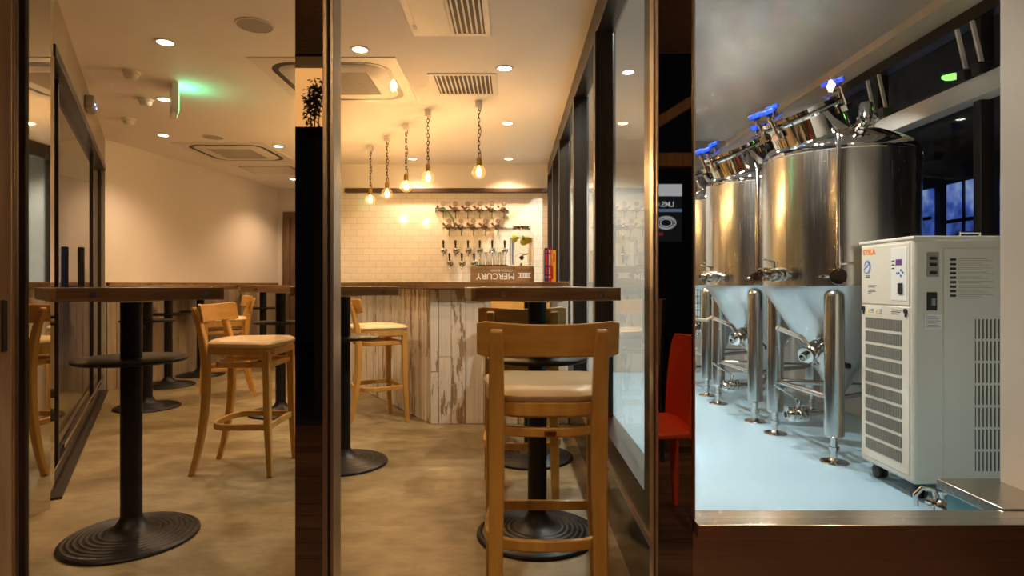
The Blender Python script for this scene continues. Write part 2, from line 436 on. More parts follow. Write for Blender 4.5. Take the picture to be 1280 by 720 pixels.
# mirror-clad steel pier beside it
mp_ = MB().prism([(-2.20,2.86), (-2.265,2.97), (-2.40,2.90), (-2.40,1.75), (-2.20,1.75)], 0, CZ)
struct('trim_4', mp_, m_mirror, smooth=False)
# ---- glazed partition between dining room and brewery
struct('wall_partition_base', MB().box(XP, XP+.10, YS+.07, YB, 0, .27), m_floortile)
pf = MB()
pf.box(XP, XP+.10, YS+.07, YB, .27, .385)
pf.box(XP, XP+.10, YS+.07, YB, 2.37, CZ)
for y in (1.90, 3.12, 4.2, 5.45, 6.35, 7.19): pf.box(XP-.008, XP+.085, y-.04, y+.04, .385, 2.37)
pw = struct('window_1', MB().box(XP+.045, XP+.055, YS+.07, YB, .385, 2.37), m_pglass)
struct('window_frame', pf, m_blackfr, pw, bevel=.003)
struct('window_sill', MB().box(XP-.012, XP+.0, YS+.07, YB, .262, .278), m_frame, pw)
struct('wall_partition_upper', MB().box(XP+.08, XP+.12, YS+.02, YB, CZ, BZ+.12), m_bceil)
# ---- brewery outer wall: glazed, with a white steel transom
wx = 2.80
ow = struct('window_2', MB().box(wx+.03, wx+.04, YS+.3, YB, .9, BZ), m_pglass)
struct('window_transom', MB().box(wx-.07, wx+.05, YS+.3, YB, 2.17, 2.29), m_whitep, ow, bevel=.004)
wf = MB()
for y in (2.6, 3.6, 4.6, 5.6, 6.6): wf.box(wx-.01, wx+.07, y-.03, y+.03, .9, BZ)
wf.box(wx-.03, wx+.07, YS+.3, YB, 2.66, 2.74).box(wx-.02, wx+.07, YS+.3, YB, 2.29, 2.33)
struct('window_frame', wf, m_blackfr, ow, bevel=.003)
for y in (3.50, 3.62, 4.40, 4.54):
    st = MB().rect([(wx-.05, y, 2.32), (wx-.09, y+.035, 2.62)], .02, .016, up=(0,1,0))
    struct('window_stay', st, m_whitep, ow)
    struct('stay_hinge', MB().box(wx-.10, wx-.02, y-.03, y+.03, 2.29, 2.36), m_blackfr, ow, bevel=.006)
struct('wall_right', MB().box(wx, wx+.1, YS+.3, YB, 0, .9), m_bceil)
# white pier at right front and steel-topped ledge
struct('wall_right_pier', MB().box(1.53, 3.0, YS+.05, 1.88, .452, BZ), m_plaster)
lg = struct('wall_right_ledge', MB().box(1.37, 3.0, YS+.06, 1.89, 0, .42), m_blueside)
struct('ledge_top', MB().box(1.35, 3.0, YS+.05, 1.91, .42, .452), m_sill, lg, bevel=.003)
# ---- storefront
def px(x, d=YS): return (x-640)/F*d
w1 = struct('window_3', MB().box(px(34), px(371), YS, YS+.008, 0, CZ), m_glass)
w2 = struct('window_4', MB().box(px(419), px(816), YS, YS+.008, 0, CZ), m_glass)
w3 = struct('window_5', MB().box(px(865), 1.55, YS, YS+.008, .45, BZ), m_glass)
struct('wall_front', MB().box(px(371), px(407.5), YS-.012, YS+.03, -.02, CZ), m_darkglass)
fm = MB().box(px(407.5), px(413), YS-.03, YS+.03, -.02, CZ).box(px(415), px(419.5), YS-.02, YS+.05, -.02, CZ)
struct('window_frame', fm, m_frame, w2, bevel=.002)
struct('window_seal', MB().box(px(413), px(415), YS-.01, YS+.03, 0, CZ), m_blackpl, w2)
struct('window_frame', MB().box(px(815), px(817), YS-.01, YS+.03, -.02, CZ).box(px(817.6), px(820), YS-.03, YS+.03, -.02, CZ), m_frame, w2, bevel=.001)
struct('wall_front', MB().box(px(820), px(864.5), YS-.012, YS+.06, -.02, BZ), m_darkglass)
struct('window_frame', MB().box(px(864), px(866.2), YS-.02, YS+.03, .45, BZ), m_frame, w3)
# brewery window sill: steel cap and apron
sl = struct('wall_front_apron', MB().box(px(865), 1.8, YS-.005, YS+.05, -.02, .41), m_sill)
struct('window_sill', MB().box(px(865), 1.8, YS-.05, YS+.055, .41, .447), m_sill, sl, bevel=.003)
# steel jambs and weathered wooden post at far left
struct('trim_5', MB().box(px(9), px(17), YS-.012, YS+.004, -.02, CZ).box(px(19), px(23), YS-.012, YS+.004, -.02, CZ), m_frame, bevel=.002)
struct('trim_6', MB().box(px(25), px(33), YS-.004, YS+.008, -.02, CZ), m_blackfr)
po = struct('trim_7', MB().box(-1.55, -1.275, 1.485, 1.53, -.02, CZ), m_post, bevel=.003)
struct('latch_plate', MB().box(-1.276, -1.271, 1.497, 1.514, .90, 1.03), m_blackfr, po, bevel=.002)

# ================================================================== BAR STOOLS
def make_stool(label, loc, rz):
    t = thing('bar_stool', label, 'bar stool', loc, rz, 'wooden bar stools')
    def hw(y): return .183 + .022*(y/.2)         # half width along depth
    def outline(inset, z, n=12):
        pts = []; yb, yf = -.195+inset, .205-inset; r = .065
        corners = [(hw(yf)-inset, yf, 0), (-hw(yf)+inset, yf, 90), (-hw(yb)+inset, yb, 180), (hw(yb)-inset, yb, 270)]
        for (x, y, a0) in corners:
            sx = 1 if x > 0 else -1; sy = 1 if y > 0 else -1; rr = max(.02, r-inset*.4) if sy > 0 else max(.02, .09-inset*.4)
            cx, cy = x-sx*rr, y-sy*rr
            for k in range(n+1):
                a = R(a0+90*k/n); pts.append((cx+rr*math.cos(a), cy+rr*math.sin(a), z))
        return pts
    # apron frame
    obj('seat_frame', MB().loft([outline(.012, .668), outline(.004, .676), outline(.004, .712), outline(.008, .716)]), m_beech, t)
    # padded seat
    rings = [outline(.010, .712), outline(.0, .722), outline(-.004, .735), outline(.004, .747), outline(.022, .756), outline(.06, .7605), outline(.11, .762)]
    obj('seat', MB().loft(rings), m_vinyl, t)
    # front legs
    for s in (-1, 1):
        m = MB().rect([(s*.178, .168, .70), (s*.181, .174, .30), (s*.188, .190, 0)], [.040, .036, .026], [.040, .036, .028], up=(0, 1, 0))
        obj('leg', m, m_beech, t, bevel=.004)
    # rear legs: floor to backrest, curved
    for s in (-1, 1):
        pts = [(s*.158, -.262, 0), (s*.157, -.232, .10), (s*.156, -.207, .22), (s*.155, -.190, .34), (s*.154, -.181, .46), (s*.154, -.180, .58),
               (s*.154, -.186, .68), (s*.154, -.198, .76), (s*.154, -.218, .84), (s*.153, -.238, .90), (s*.153, -.251, .938)]
        wd = [.034, .038, .042, .044, .046, .047, .047, .046, .044, .042, .036]
        dp = [.028, .031, .034, .036, .038, .040, .040, .036, .030, .025, .020]
        m = MB().rect(pts, wd, dp, up=(0, 1, 0))
        obj('leg', m, m_beech, t, bevel=.006)
    # bent back board
    rings = []
    for i in range(17):
        u = -1+2*i/16; x = .214*u; y = -.226+.055*u*u
        e = .0 if abs(u) < .97 else .008
        zt, zb = .962-.010*(1-u*u)-e, .850+e+.006*(1-u*u)
        th = .008
        rings.append([(x, y-th-.018, zt), (x, y+th-.018, zt), (x, y+th, zb), (x, y-th, zb)])
    bb = MB(); bb.loft(rings); obj('backrest', bb, m_beechh, t, bevel=.004)
    # bent U stretchers, upper and lower, with straight front bars
    for z, w, nm, yb, hx in ((.618, .030, 'stretcher', -.155, .170), (.275, .034, 'footrest', -.165, .188)):
        pts = [(-hx+.008, .16, z), (-hx, .03, z)]
        for k in range(13):
            a = PI+PI*k/12; pts.append((hx*math.copysign(abs(math.cos(a))**.75, math.cos(a)), -.04+(abs(yb)-.04)*-abs(math.sin(a))**.8, z))
        pts += [(hx, .03, z), (hx-.008, .16, z)]
        obj(nm, MB().rect(pts, .018, w), m_beech, t, bevel=.004)
    obj('footrest', MB().box(-.165, .165, .166, .184, .258, .292), m_beech, t, bevel=.004)
    obj('stretcher', MB().box(-.16, .16, .162, .178, .600, .630), m_beech, t, bevel=.004)
    obj('maker_plate', MB().box(-.010, .026, -.1715, -.1695, .612, .624), m_brass, t)
    return t
stool = make_stool('nearest wooden bar stool, its back to the camera, with a cream padded seat', (.108, 1.985, 0), 0)
dup(stool, (-1.53, 3.51, 0), R(-90), 'wooden bar stool in side view facing right, beside the black pillar')
dup(stool, (-2.75, 5.73, 0), R(120), 'far wooden bar stool facing left, behind the side-view stool near the wainscot')
dup(stool, (-1.07, 4.70, 0), R(-58), 'wooden bar stool drawn up to the corner of the peeling white bar counter')
dup(stool, (.05, 3.10, 0), R(0), 'wooden bar stool seen from behind, between the two tables by the glass partition')
dup(stool, (.06, 4.20, 0), R(180), 'wooden bar stool facing the camera with its back against the bar counter')

# ================================================================== HIGH TABLES
def make_table(label, loc, rz):
    t = thing('bar_table', label, 'high table', loc, rz, 'square bar tables on black pedestals')
    h = .282
    top = MB()
    for i in range(5):
        y0 = -h+i*2*h/5; top.box(-h, h, y0+.0006, y0+2*h/5-.0006, 1.005, 1.056)
    tp = obj('table_top', top, m_table, t, bevel=.002)
    obj('end_batten', MB().box(-h-.016, -h, -h, h, 1.006, 1.055), m_block, tp, bevel=.002)
    for x in (-.175, .205):
        obj('screw_cap', MB().lathe([(0, .004), (.006, .004), (.007, .002), (.012, .002), (.013, 0)], 16, M_at((x, -h+.0005, 1.03), (0,-1,0))), m_chrome, tp)
    obj('mounting_plate', MB().lathe([(0, .995), (.10, .995), (.12, 1.004), (0, 1.004)], 32), m_white, t)
    obj('pole', MB().lathe([(0, .02), (.0405, .02), (.0405, .995), (0, .995)], 32), m_black, t)
    obj('collar', MB().lathe([(.0405, .725), (.046, .73), (.046, .744), (.0405, .75)], 32), m_black, t)
    obj('foot_shelf', MB().lathe([(.041, .742), (.208, .744), (.214, .749), (.214, .756), (.208, .760), (.041, .760)], 56), m_black, t)
    prof = [(0, 0), (.257, 0), (.260, .004), (.258, .012), (.25, .016)]
    for i in range(7):
        r = .243-i*.021; z = .0165+i*.0028
        prof += [(r, z+.003), (r-.005, z), (r-.013, z+.0005), (r-.018, z+.0042)]
    prof += [(.085, .040), (.060, .060), (.044, .085), (.041, .095), (0, .095)]
    obj('base', MB().lathe(prof, 72), m_black, t, ang=50)
    return t
tb = make_table('nearest left bar table on black pedestal, beside the sliding glass entrance', (-1.605, 2.53, 0), R(43))
dup(tb, (.108, 2.57, 0), R(7), 'dark square bar table behind the nearest stool, beside the glass partition')
dup(tb, (-1.005, 3.58, 0), R(20), 'bar table just right of the steel door frame, in front of the bar counter')
dup(tb, (.115, 3.70, 0), R(4), 'second bar table by the glass partition, mostly hidden behind the nearest one')
dup(tb, (-3.16, 5.20, 0), R(33), 'bar table at left, first of the row behind the nearest left table')
dup(tb, (-3.62, 6.32, 0), R(33), 'bar table at left, second of the row along the wainscot wall')
dup(tb, (-3.66, 7.05, 0), R(10), 'bar table at left, third of the row along the wainscot wall')
dup(tb, (-1.92, 4.98, 0), R(20), 'bar table behind the side-view stool, partly hidden by the black pillar')
dup(tb, (-3.30, 7.95, 0), R(10), 'farthest bar table, near the old door in the recess')

# ================================================================== BAR COUNTER
bc = thing('bar_counter', 'L-shaped bar counter clad in peeling white planks with a dark wood top', 'bar counter', (0, 0, 0))
P0, P1 = (-.61, 4.60), (.43, 4.60); P2 = (-1.80, 6.57)
def cpoly(off):
    d = (Vector(P0)-Vector(P2)).normalized(); n = Vector((d.y, -d.x))
    a = Vector(P2)+n*off
    k = off*math.tan(math.atan2(n.y, n.x)/2)
    # corner by intersection of offset lines
    y = P0[1]-off; q = Vector(P2)+n*off; s = (y-q.y)/d.y; c = q+d*s
    return [tuple(a), tuple(c), (P1[0], y)]
o = cpoly(.0); i_ = cpoly(-.5)
obj('counter_carcass', MB().prism([o[0], o[1], o[2], (P1[0], P0[1]+.5), i_[1], i_[0]], 0, 1.03), m_doorw, bc)
obj('front_cladding', boards((P0[0]-.012, P0[1]), P1, .002, 1.032, .105, .02, .45, split=.35), m_planks, bc, bevel=.0015, seg=1)
obj('side_cladding', boards(P2, (P0[0]-.005, P0[1]), .002, 1.032, .055, .016, .35, split=.3), m_slats, bc, bevel=.0015, seg=1)
o = cpoly(.10); i_ = cpoly(-.55)
obj('counter_top', MB().prism([o[0], o[1], (P1[0], o[2][1]), (P1[0], P0[1]+.55), i_[1], i_[0]], 1.034, 1.086), m_counter, bc, bevel=.004)
# long wall ledge counter seen between the tables at left
ZC = 1.0865
# ---- crate (upside down) with lettering
cr = thing('wooden_crate', 'upside-down wooden crate with white lettering on the bar counter', 'crate', (-.075, 4.78, ZC))
w_, d_, h_ = .245, .15, .112
obj('crate_front', MB().box(-w_, w_, -d_, -d_+.014, 0, h_), m_crate, cr, bevel=.002)
obj('crate_back', MB().box(-w_, w_, d_-.014, d_, 0, h_), m_crate, cr, bevel=.002)
for s in (-1, 1): obj('crate_end', MB().box(min(s*w_, s*(w_-.016)), max(s*w_, s*(w_-.016)), -d_+.014, d_-.014, 0, h_), m_crate, cr, bevel=.002)
for k in range(3): obj('crate_slat', MB().box(-w_, w_, -d_+k*.1+.001, -d_+k*.1+.098, h_, h_+.010), m_crate, cr, bevel=.002)
crw = text_mesh('lettering', 'MERCURY', .066, m_whitep, cr, (.095, -d_-.0006, .045), (R(90), R(180), 0), sx=1.0, bold=.0012)
text_mesh('lettering', 'COCOA BLEND', .024, m_whitep, cr, (.08, -d_-.0006, .088), (R(90), R(180), 0), sx=1.0)
em = MB().box(.118, .222, -d_-.0012, -d_, .030, .036).box(.118, .222, -d_-.0012, -d_, .064, .070)
for k in range(6): em.box(.134+k*.013, .143+k*.013, -d_-.0012, -d_, .036, .064)
obj('emblem', em, m_whitep, cr)
# ---- lemon water jar
ZT = ZC+h_+.0105
jr = thing('beverage_dispenser', 'square glass drink jar of lemon water with metal tap and lid, on the crate', 'drink dispenser', (.075, 4.76, ZT))
def sqring(r, z, p=4, n=40):
    out = []
    for k in range(n):
        a = 2*PI*k/n; c, s = math.cos(a), math.sin(a)
        q = (abs(c)**p+abs(s)**p)**(-1/p); out.append((r*q*c, r*q*s, z))
    return out
obj('jar', MB().loft([sqring(.080, 0), sqring(.095, .008), sqring(.098, .03), sqring(.098, .235), sqring(.090, .258), sqring(.072, .276, 2.6), sqring(.069, .285, 2), sqring(.069, .292, 2)]), m_clear, jr)
obj('lemon_water', MB().loft([sqring(.086, .012), sqring(.091, .03), sqring(.091, .225)]), m_water, jr)
obj('lid', MB().lathe([(0, .318), (.066, .318), (.073, .314), (.074, .292), (.070, .289), (0, .289)], 40), m_chrome, jr)
obj('tap', MB().lathe([(0, 0), (.018, 0), (.018, .006), (.009, .010), (.009, .028), (.012, .03), (.012, .04), (0, .04)], 20, M_at((0, -.097, .065), (0,-1,0))).tube([(0,-.128,.065), (0,-.128,.045)], .008).tube([(0,-.128,.07), (.01,-.128,.085), (.05,-.13,.095)], .005), m_chrome, jr)
for x, y, z, a in ((.045, -.06, .205, 20), (.02, -.03, .195, -15), (-.055, -.05, .218, 80)):
    obj('lemon_slice', MB().lathe([(0, -.003), (.030, -.003), (.033, 0), (.030, .003), (0, .003)], 24, M_at((x, y, z), (math.sin(R(a)), -1, .3))), m_lemon, jr)
for x, y, z in ((-.02, -.06, .225), (.01, -.07, .215), (.02, -.05, .232), (-.005,-.085,.012)):
    obj('mint_leaf', MB().lathe([(0, 0), (.008, .006), (.010, .014), (.006, .024), (0, .03)], 8, M_at((x, y, z-.01), (random.uniform(-1,1), random.uniform(-1,0), .5))), m_mint, jr)
# ---- tray + glasses
tr = obj('serving_tray', MB().loft([[(-.115,-.07,0), (.115,-.07,0), (.115,.07,0), (-.115,.07,0)], [(-.125,-.08,.010), (.125,-.08,.010), (.125,.08,.010), (-.125,.08,.010)], [(-.121,-.076,.010), (.121,-.076,.010), (.121,.076,.010), (-.121,.076,.010)], [(-.112,-.067,.004), (.112,-.067,.004), (.112,.067,.004), (-.112,.067,.004)]]), m_blackpl)
tag(tr, 'thin dark tray holding drinking glasses on top of the crate', 'tray'); tr.location = (-.155, 4.77, ZT)
g0 = None; names = ['front row leftmost', 'front row second from the left', 'front row second from the right', 'front row rightmost']
gi = 0
for row, y in enumerate((-.035, .038)):
    for k in range(4):
        x = -.084+k*.056
        prof = [(0, 0), (.020, 0), (.0225, .004), (.0245, .05), (.0265, .11), (.0255, .11), (.0235, .05), (.021, .008), (0, .007)]
        if g0 is None:
            g0 = obj('drinking_glass', MB().lathe(prof, 24), m_tumbler); g = g0
        else:
            g = g0.copy(); C.objects.link(g)
        rr = 'front' if row == 0 else 'back'
        tag(g, f'clear tumbler on the dark tray, {rr} row, ' + ['leftmost', 'second from the left', 'second from the right', 'rightmost'][k], 'glass', 'tumblers on the tray')
        g.location = (-.155+x, 4.77+y, ZT+.0045)
# ---- books
m_bp = mat('purple_cover', (.06,.035,.22), .4); m_br = mat('red_cover', (.62,.02,.015), .4); m_by = mat('yellow_cover', (.80,.42,.02), .4); m_pg = mat('book_pages', (.75,.70,.58), .8)
bx = .252
for wd, hh, mm, lab, mot in ((.026, .262, m_bp, 'purple book with yellow motif standing on the bar counter, leftmost of three', m_yellow),
                       (.022, .258, m_br, 'red book standing between the purple and the yellow one', m_whitep),
                       (.034, .245, m_by, 'thick yellow book standing at the right of the red one', m_br)):
    b = thing('book', lab, 'book', (bx+wd/2, 4.72, ZC), 0, 'books on the bar counter')
    cov = MB().box(-wd/2, wd/2, -.09, -.087, 0, hh).box(-wd/2, -wd/2+.002, -.087, .09, 0, hh).box(wd/2-.002, wd/2, -.087, .09, 0, hh)
    obj('cover', cov, mm, b); obj('pages', MB().box(-wd/2+.0025, wd/2-.0025, -.0865, .086, .003, hh-.003), m_pg, b)
    if mm is not m_by:
        obj('spine_motif', MB().box(-wd*.3, wd*.3, -.0906, -.09, .03, .045).box(-wd*.22, wd*.22, -.0906, -.09, .06, .11).box(-wd*.3, wd*.3, -.0906, -.09, .13, .21).box(-wd*.25, wd*.25, -.0906, -.09, .225, .245), m_red if mm is m_bp else mot, b)
    else:
        obj('spine_motif', MB().box(-wd*.5, -wd*.15, -.0906, -.09, .02, .12).box(-wd*.1, wd*.3, -.0906, -.09, .15, .22), mot, b)
    bx += wd+.002

# ================================================================== TAP WALL
def wpt(x, y, d=YB-.004): return ((x-640)/F*d, H+(355-y)/F*d)
tp0 = None
xs1 = (555, 570, 585.5, 600, 615.5, 631); xs2 = (562.6, 577.8, 593)
ordn = ['first', 'second', 'third', 'fourth', 'fifth', 'sixth']
def place_tap(px_, py_, lab):
    global tp0
    X, Z = wpt(px_, py_)
    if tp0 is None:
        t = tp0 = thing('beer_tap', lab, 'beer tap', (X, YB+.004, Z), 0, 'beer taps on the tiled wall')
        obj('faucet', MB().lathe([(0, 0), (.040, 0), (.040, .010), (.020, .016), (.020, .05), (.028, .054), (.030, .066), (.026, .080), (.012, .088), (0, .088)], 20, M_at((0, 0, 0), (0,-1,0))).tube([(0,-.062,-.005), (0,-.085,-.03), (0,-.095,-.075)], .009), m_chrome, t)
        obj('tap_handle', MB().lathe([(0, .02), (.008, .022), (.009, .04), (.014, .10), (.012, .118), (0, .12)], 14, M_at((0, -.064, 0), (0,-.12,1))), m_blackpl, t)
    else: dup(tp0, (X, YB+.004, Z), 0, lab)
for k, x in enumerate(xs1): place_tap(x, 313, f'black-handled beer tap, {ordn[k]} from the left in the upper row on the tiles')
for k, x in enumerate(xs2): place_tap(x, 329, f'black-handled beer tap, {ordn[k]} from the left in the lower row on the tiles')
rg0 = None
def place_reg(px_, py_, lab):
    global rg0
    X, Z = wpt(px_, py_)
    if rg0 is None:
        t = rg0 = thing('gas_regulator', lab, 'gas regulator', (X, YB, Z), 0, 'gas regulators on the tiled wall')
        obj('regulator_body', MB().lathe([(0, .0), (.03, .0), (.032, .02), (.032, .045), (.024, .055), (.015, .085), (0, .088)], 20, M_at((0,-.02,0), (-.35,-1,-.2))).tube([(0,0,0), (0,-.03,0)], .012).tube([(-.055,-.04,.012), (.055,-.04,-.02)], .011), m_regm, t)
        gz = obj('gauge', MB().lathe([(0, 0), (.027, 0), (.029, .004), (.029, .022), (0, .022)], 24, M_at((.0,-.06,.062), (0,-1,0))), m_regm, t)
        obj('gauge_face', MB().lathe([(0, .0225), (.025, .0225), (.025, .0218)], 24, M_at((.0,-.06,.062), (0,-1,0))), m_gface, gz)
        obj('relief_knob', MB().lathe([(0,0), (.013,0), (.013,.03), (0,.03)], 12, M_at((-.055,-.04,.02), (-1,-.4,.9))), m_orange_knob, t)
        obj('gas_hose', MB().tube([(0,-.05,-.02), (.004,-.055,-.06), (0,-.05,-.085), (.003,-.045,-.115)], .006, 8), m_green, t)
    else: dup(rg0, (X, YB, Z), 0, lab)
for k, x in enumerate((554.5, 569.8, 585, 600, 615, 630)): place_reg(x, 262, f'chrome gas regulator with round gauge, {ordn[k]} from the left in the upper row')
for k, x in enumerate((562, 577, 592, 607, 622.5)): place_reg(x, 283.5, f'chrome gas regulator with round gauge, {ordn[k]} from the left in the lower row')
for py_, x0, x1, lab in ((263, 546, 636, 'upper thin gas manifold pipe running behind the regulators'), (284.5, 553, 640, 'lower thin gas manifold pipe running behind the regulators')):
    a = wpt(x0, py_); b = wpt(x1, py_)
    t = obj('gas_pipe', MB().tube([(a[0], YB-.012, a[1]), (b[0], YB-.012, b[1])], .009, 10), m_chrome); tag(t, lab, 'pipe')
pts = [wpt(x, y) for x, y in ((545, 265), (547, 262), (556, 264), (563, 268), (568, 276), (570, 284), (569.5, 287))]
t = obj('gas_hose', MB().tube([(p[0], YB-(.15 if 0 < k < len(pts)-1 else .004), p[1]) for k, p in enumerate(pts)], .010, 10), m_green); tag(t, 'dark green hose looping between the two rows of regulators', 'hose')

# ================================================================== PENDANTS
def make_pendant(name, label, loc, group, chain_len=.40, power=7, gs=1.2):
    t = thing(name, label, 'pendant lamp', loc, 0, group)
    obj('ceiling_rose', MB().box(-.026, .026, -.026, .026, -.055, 0), m_white, t, bevel=.006)
    ch = MB(); n = int(chain_len/.029)
    for k in range(n):
        z = -.060-k*chain_len/n; u = []
        for j in range(12):
            a = 2*PI*j/12; x, zz = .0085*math.cos(a), .021*math.sin(a)
            u.append((x, 0, z+zz) if k % 2 else (0, x, z+zz))
        ch.tube(u, .0026, 6, closed=True)
    zb = -.060-chain_len
    obj('chain', ch, m_chain, t)
    cd = [(.012*math.cos(k*.55)+.004, .012*math.sin(k*.55), -.05-k*(chain_len)/24) for k in range(25)]
    obj('cord', MB().tube(cd, .0028, 6), m_blackpl, t)
    obj('socket', MB().lathe([(0, 0), (.012, 0), (.019, -.010), (.021, -.02), (.021, -.065), (.017, -.07), (0, -.07)], 24, Matrix.Translation((0,0,zb+.012))), m_brass, t)
    zc = zb-.105
    prof = [(.014, .056), (.017, .045)]
    for k in range(13):
        a = R(68-k*158/12); prof.append((.046*math.cos(a), .046*math.sin(a)))
    prof.append((0, -.046))
    b = obj('bulb', MB().lathe([(q[0]*gs, q[1]*gs) for q in prof], 32, Matrix.Translation((0,0,zc))), m_bulb, t)
    fl = MB()
    for k in range(6):
        a = 2*PI*k/6; c, s = math.cos(a), math.sin(a)
        fl.tube([(.006*c, .006*s, zc+.034), (.017*c, .017*s, zc+.0), (.010*c, .010*s, zc-.030)], .0024, 6)
    obj('filament', fl, m_fil, b)
    obj('stem', MB().tube([(0,0,zc+.05), (0,0,zc+.0)], .003, 8), m_white, b)
    point('lamp', (0,0,zc), power, (1.0,.58,.24), .022, t)
    return t
pn = make_pendant('pendant_lamp', 'bare bulb pendant on a chain nearest the window side, rightmost of five', (-.262, 4.75, CZ), 'chain pendants over the bar')
for (x, y), lab in (((-.70, 5.0), 'bare bulb pendant on a chain, second from the right of five'), ((-.96, 5.44), 'bare bulb pendant on a chain, middle one of five'),
                    ((-1.225, 5.88), 'bare bulb pendant on a chain, second from the left of five'), ((-1.485, 6.29), 'bare bulb pendant on a chain at the far end, leftmost of five')):
    dup(pn, (x, y, CZ), 0, lab)

# ================================================================== DOWNLIGHTS
dl0 = None
DP = 46
for x, y, lab in ((-2.08, 3.60, 'round ceiling downlight at left front, between the smoke detector and the speaker'),
                  (-.94, 3.71, 'round ceiling downlight above the round-slot air conditioner'),
                  (-.05, 4.03, 'round ceiling downlight right of the slatted ceiling vent, nearest the camera'),
                  (-.04, 5.41, 'round ceiling downlight behind the slatted vent, beside the rightmost pendant'),
                  (-.04, 6.95, 'round ceiling downlight near the tiled wall at right'),
                  (-1.15, 6.95, 'round ceiling downlight near the tiled wall, behind the pendants'),
                  (-2.73, 4.71, 'round ceiling downlight beside the exit sign'),
                  (-3.40, 5.85, 'round ceiling downlight close to the plaster wall at left'),
                  (-2.46, 6.32, 'round ceiling downlight right of the far air conditioner'),
                  (-3.02, 8.30, 'farthest round ceiling downlight, in the recess by the old door')):
    if dl0 is None:
        dl0 = thing('downlight', lab, 'ceiling light', (x, y, CZ), 0, 'round downlights in the ceiling')
        obj('trim_ring', MB().lathe([(.044, 0), (.046, -.004), (.060, -.005), (.062, 0)], 32), m_white, dl0)
        obj('lens', MB().lathe([(0, -.0015), (.045, -.0015), (.045, 0)], 32), m_lampdisc, dl0)
        spot('lamp', (0,0,-.02), DP, WARM, 125, .75, .04, dl0)
    else: dup(dl0, (x, y, CZ), 0, lab)

# ================================================================== CEILING UNITS
ac = thing('ceiling_air_conditioner', 'white square cassette air conditioner with black rounded slot, front one', 'air conditioner', (-1.22, 4.31, CZ), 0, 'cassette air conditioners')
obj('panel', MB().box(-.475, .475, -.475, .475, -.005, 0), m_white, ac)
def rrect(hx, r, z, n=8):
    p = []
    for sx, sy, a0 in ((1,1,0), (-1,1,90), (-1,-1,180), (1,-1,270)):
        for k in range(n+1):
            a = R(a0+90*k/n); p.append((sx*(hx-r)+r*math.cos(a), sy*(hx-r)+r*math.sin(a), z))
    return p
sl_ = MB(); a_ = rrect(.40, .17, -.005); b_ = rrect(.36, .14, -.005); sl_.loft([a_, rrect(.40,.17,-.0065), rrect(.36,.14,-.0065), b_], cap=False)
obj('air_slot', sl_, m_blackpl, ac)
obj('grille_panel', MB().loft([rrect(.355,.135,-.005), rrect(.34,.13,-.014)]), m_white, ac)
gm = MB()
for k in range(24): gm.box(-.23, .23, -.23+k*.02, -.224+k*.02, -.0165, -.014)
for k in range(24): gm.box(-.23+k*.02, -.224+k*.02, -.23, .23, -.0165, -.014)
obj('grille', gm, m_soffit, ac)
obj('intake', MB().box(-.23, .23, -.23, .23, -.0148, -.0138), m_grille, ac)
dup(ac, (-3.02, 6.62, CZ), 0, 'white square cassette air conditioner with black rounded slot, far one at left')
# slatted units
def vent(name, label, x0, x1, y0, y1, gx0, gx1):
    t = thing(name, label, 'ceiling vent', ((x0+x1)/2, (y0+y1)/2, CZ), 0, None)
    cx, cy = (x0+x1)/2, (y0+y1)/2
    fm_ = MB(); X0, X1, Y0, Y1 = x0-cx, x1-cx, y0-cy, y1-cy
    g0_, g1_ = gx0-cx, gx1-cx; b = .035
    fm_.box(X0, g0_, Y0, Y1, -.006, 0).box(g1_, X1, Y0, Y1, -.006, 0).box(g0_, g1_, Y0, Y0+b, -.006, 0).box(g0_, g1_, Y1-b, Y1, -.006, 0)
    obj('frame', fm_, m_white, t, bevel=.003)
    obj('cavity', MB().box(g0_, g1_, Y0+b, Y1-b, -.0025, -.001), m_chilld, t)
    ss = MB(); n = max(6, int((g1_-g0_)/.03))
    for k in range(n):
        x = g0_+(k+.5)*(g1_-g0_)/n; ss.box(x-.005, x+.005, Y0+b, Y1-b, -.0075, -.002)
    obj('slats', ss, m_white, t)
    return t
v1 = vent('ceiling_vent', 'large flat ceiling vent cut by the top of the photo, slats on its right half', -.575, -.120, 2.72, 3.50, -.33, -.155)
obj('cover_panel', MB().box(-.19, .0, -.33, .33, -.010, -.005), m_white, v1, bevel=.004)
obj('latch', MB().box(-.205, -.190, .24, .28, -.011, -.005), m_chrome, v1)
vent('ceiling_vent', 'small slatted ceiling vent in front of the pendants', -.585, -.105, 4.13, 4.60, -.545, -.145)
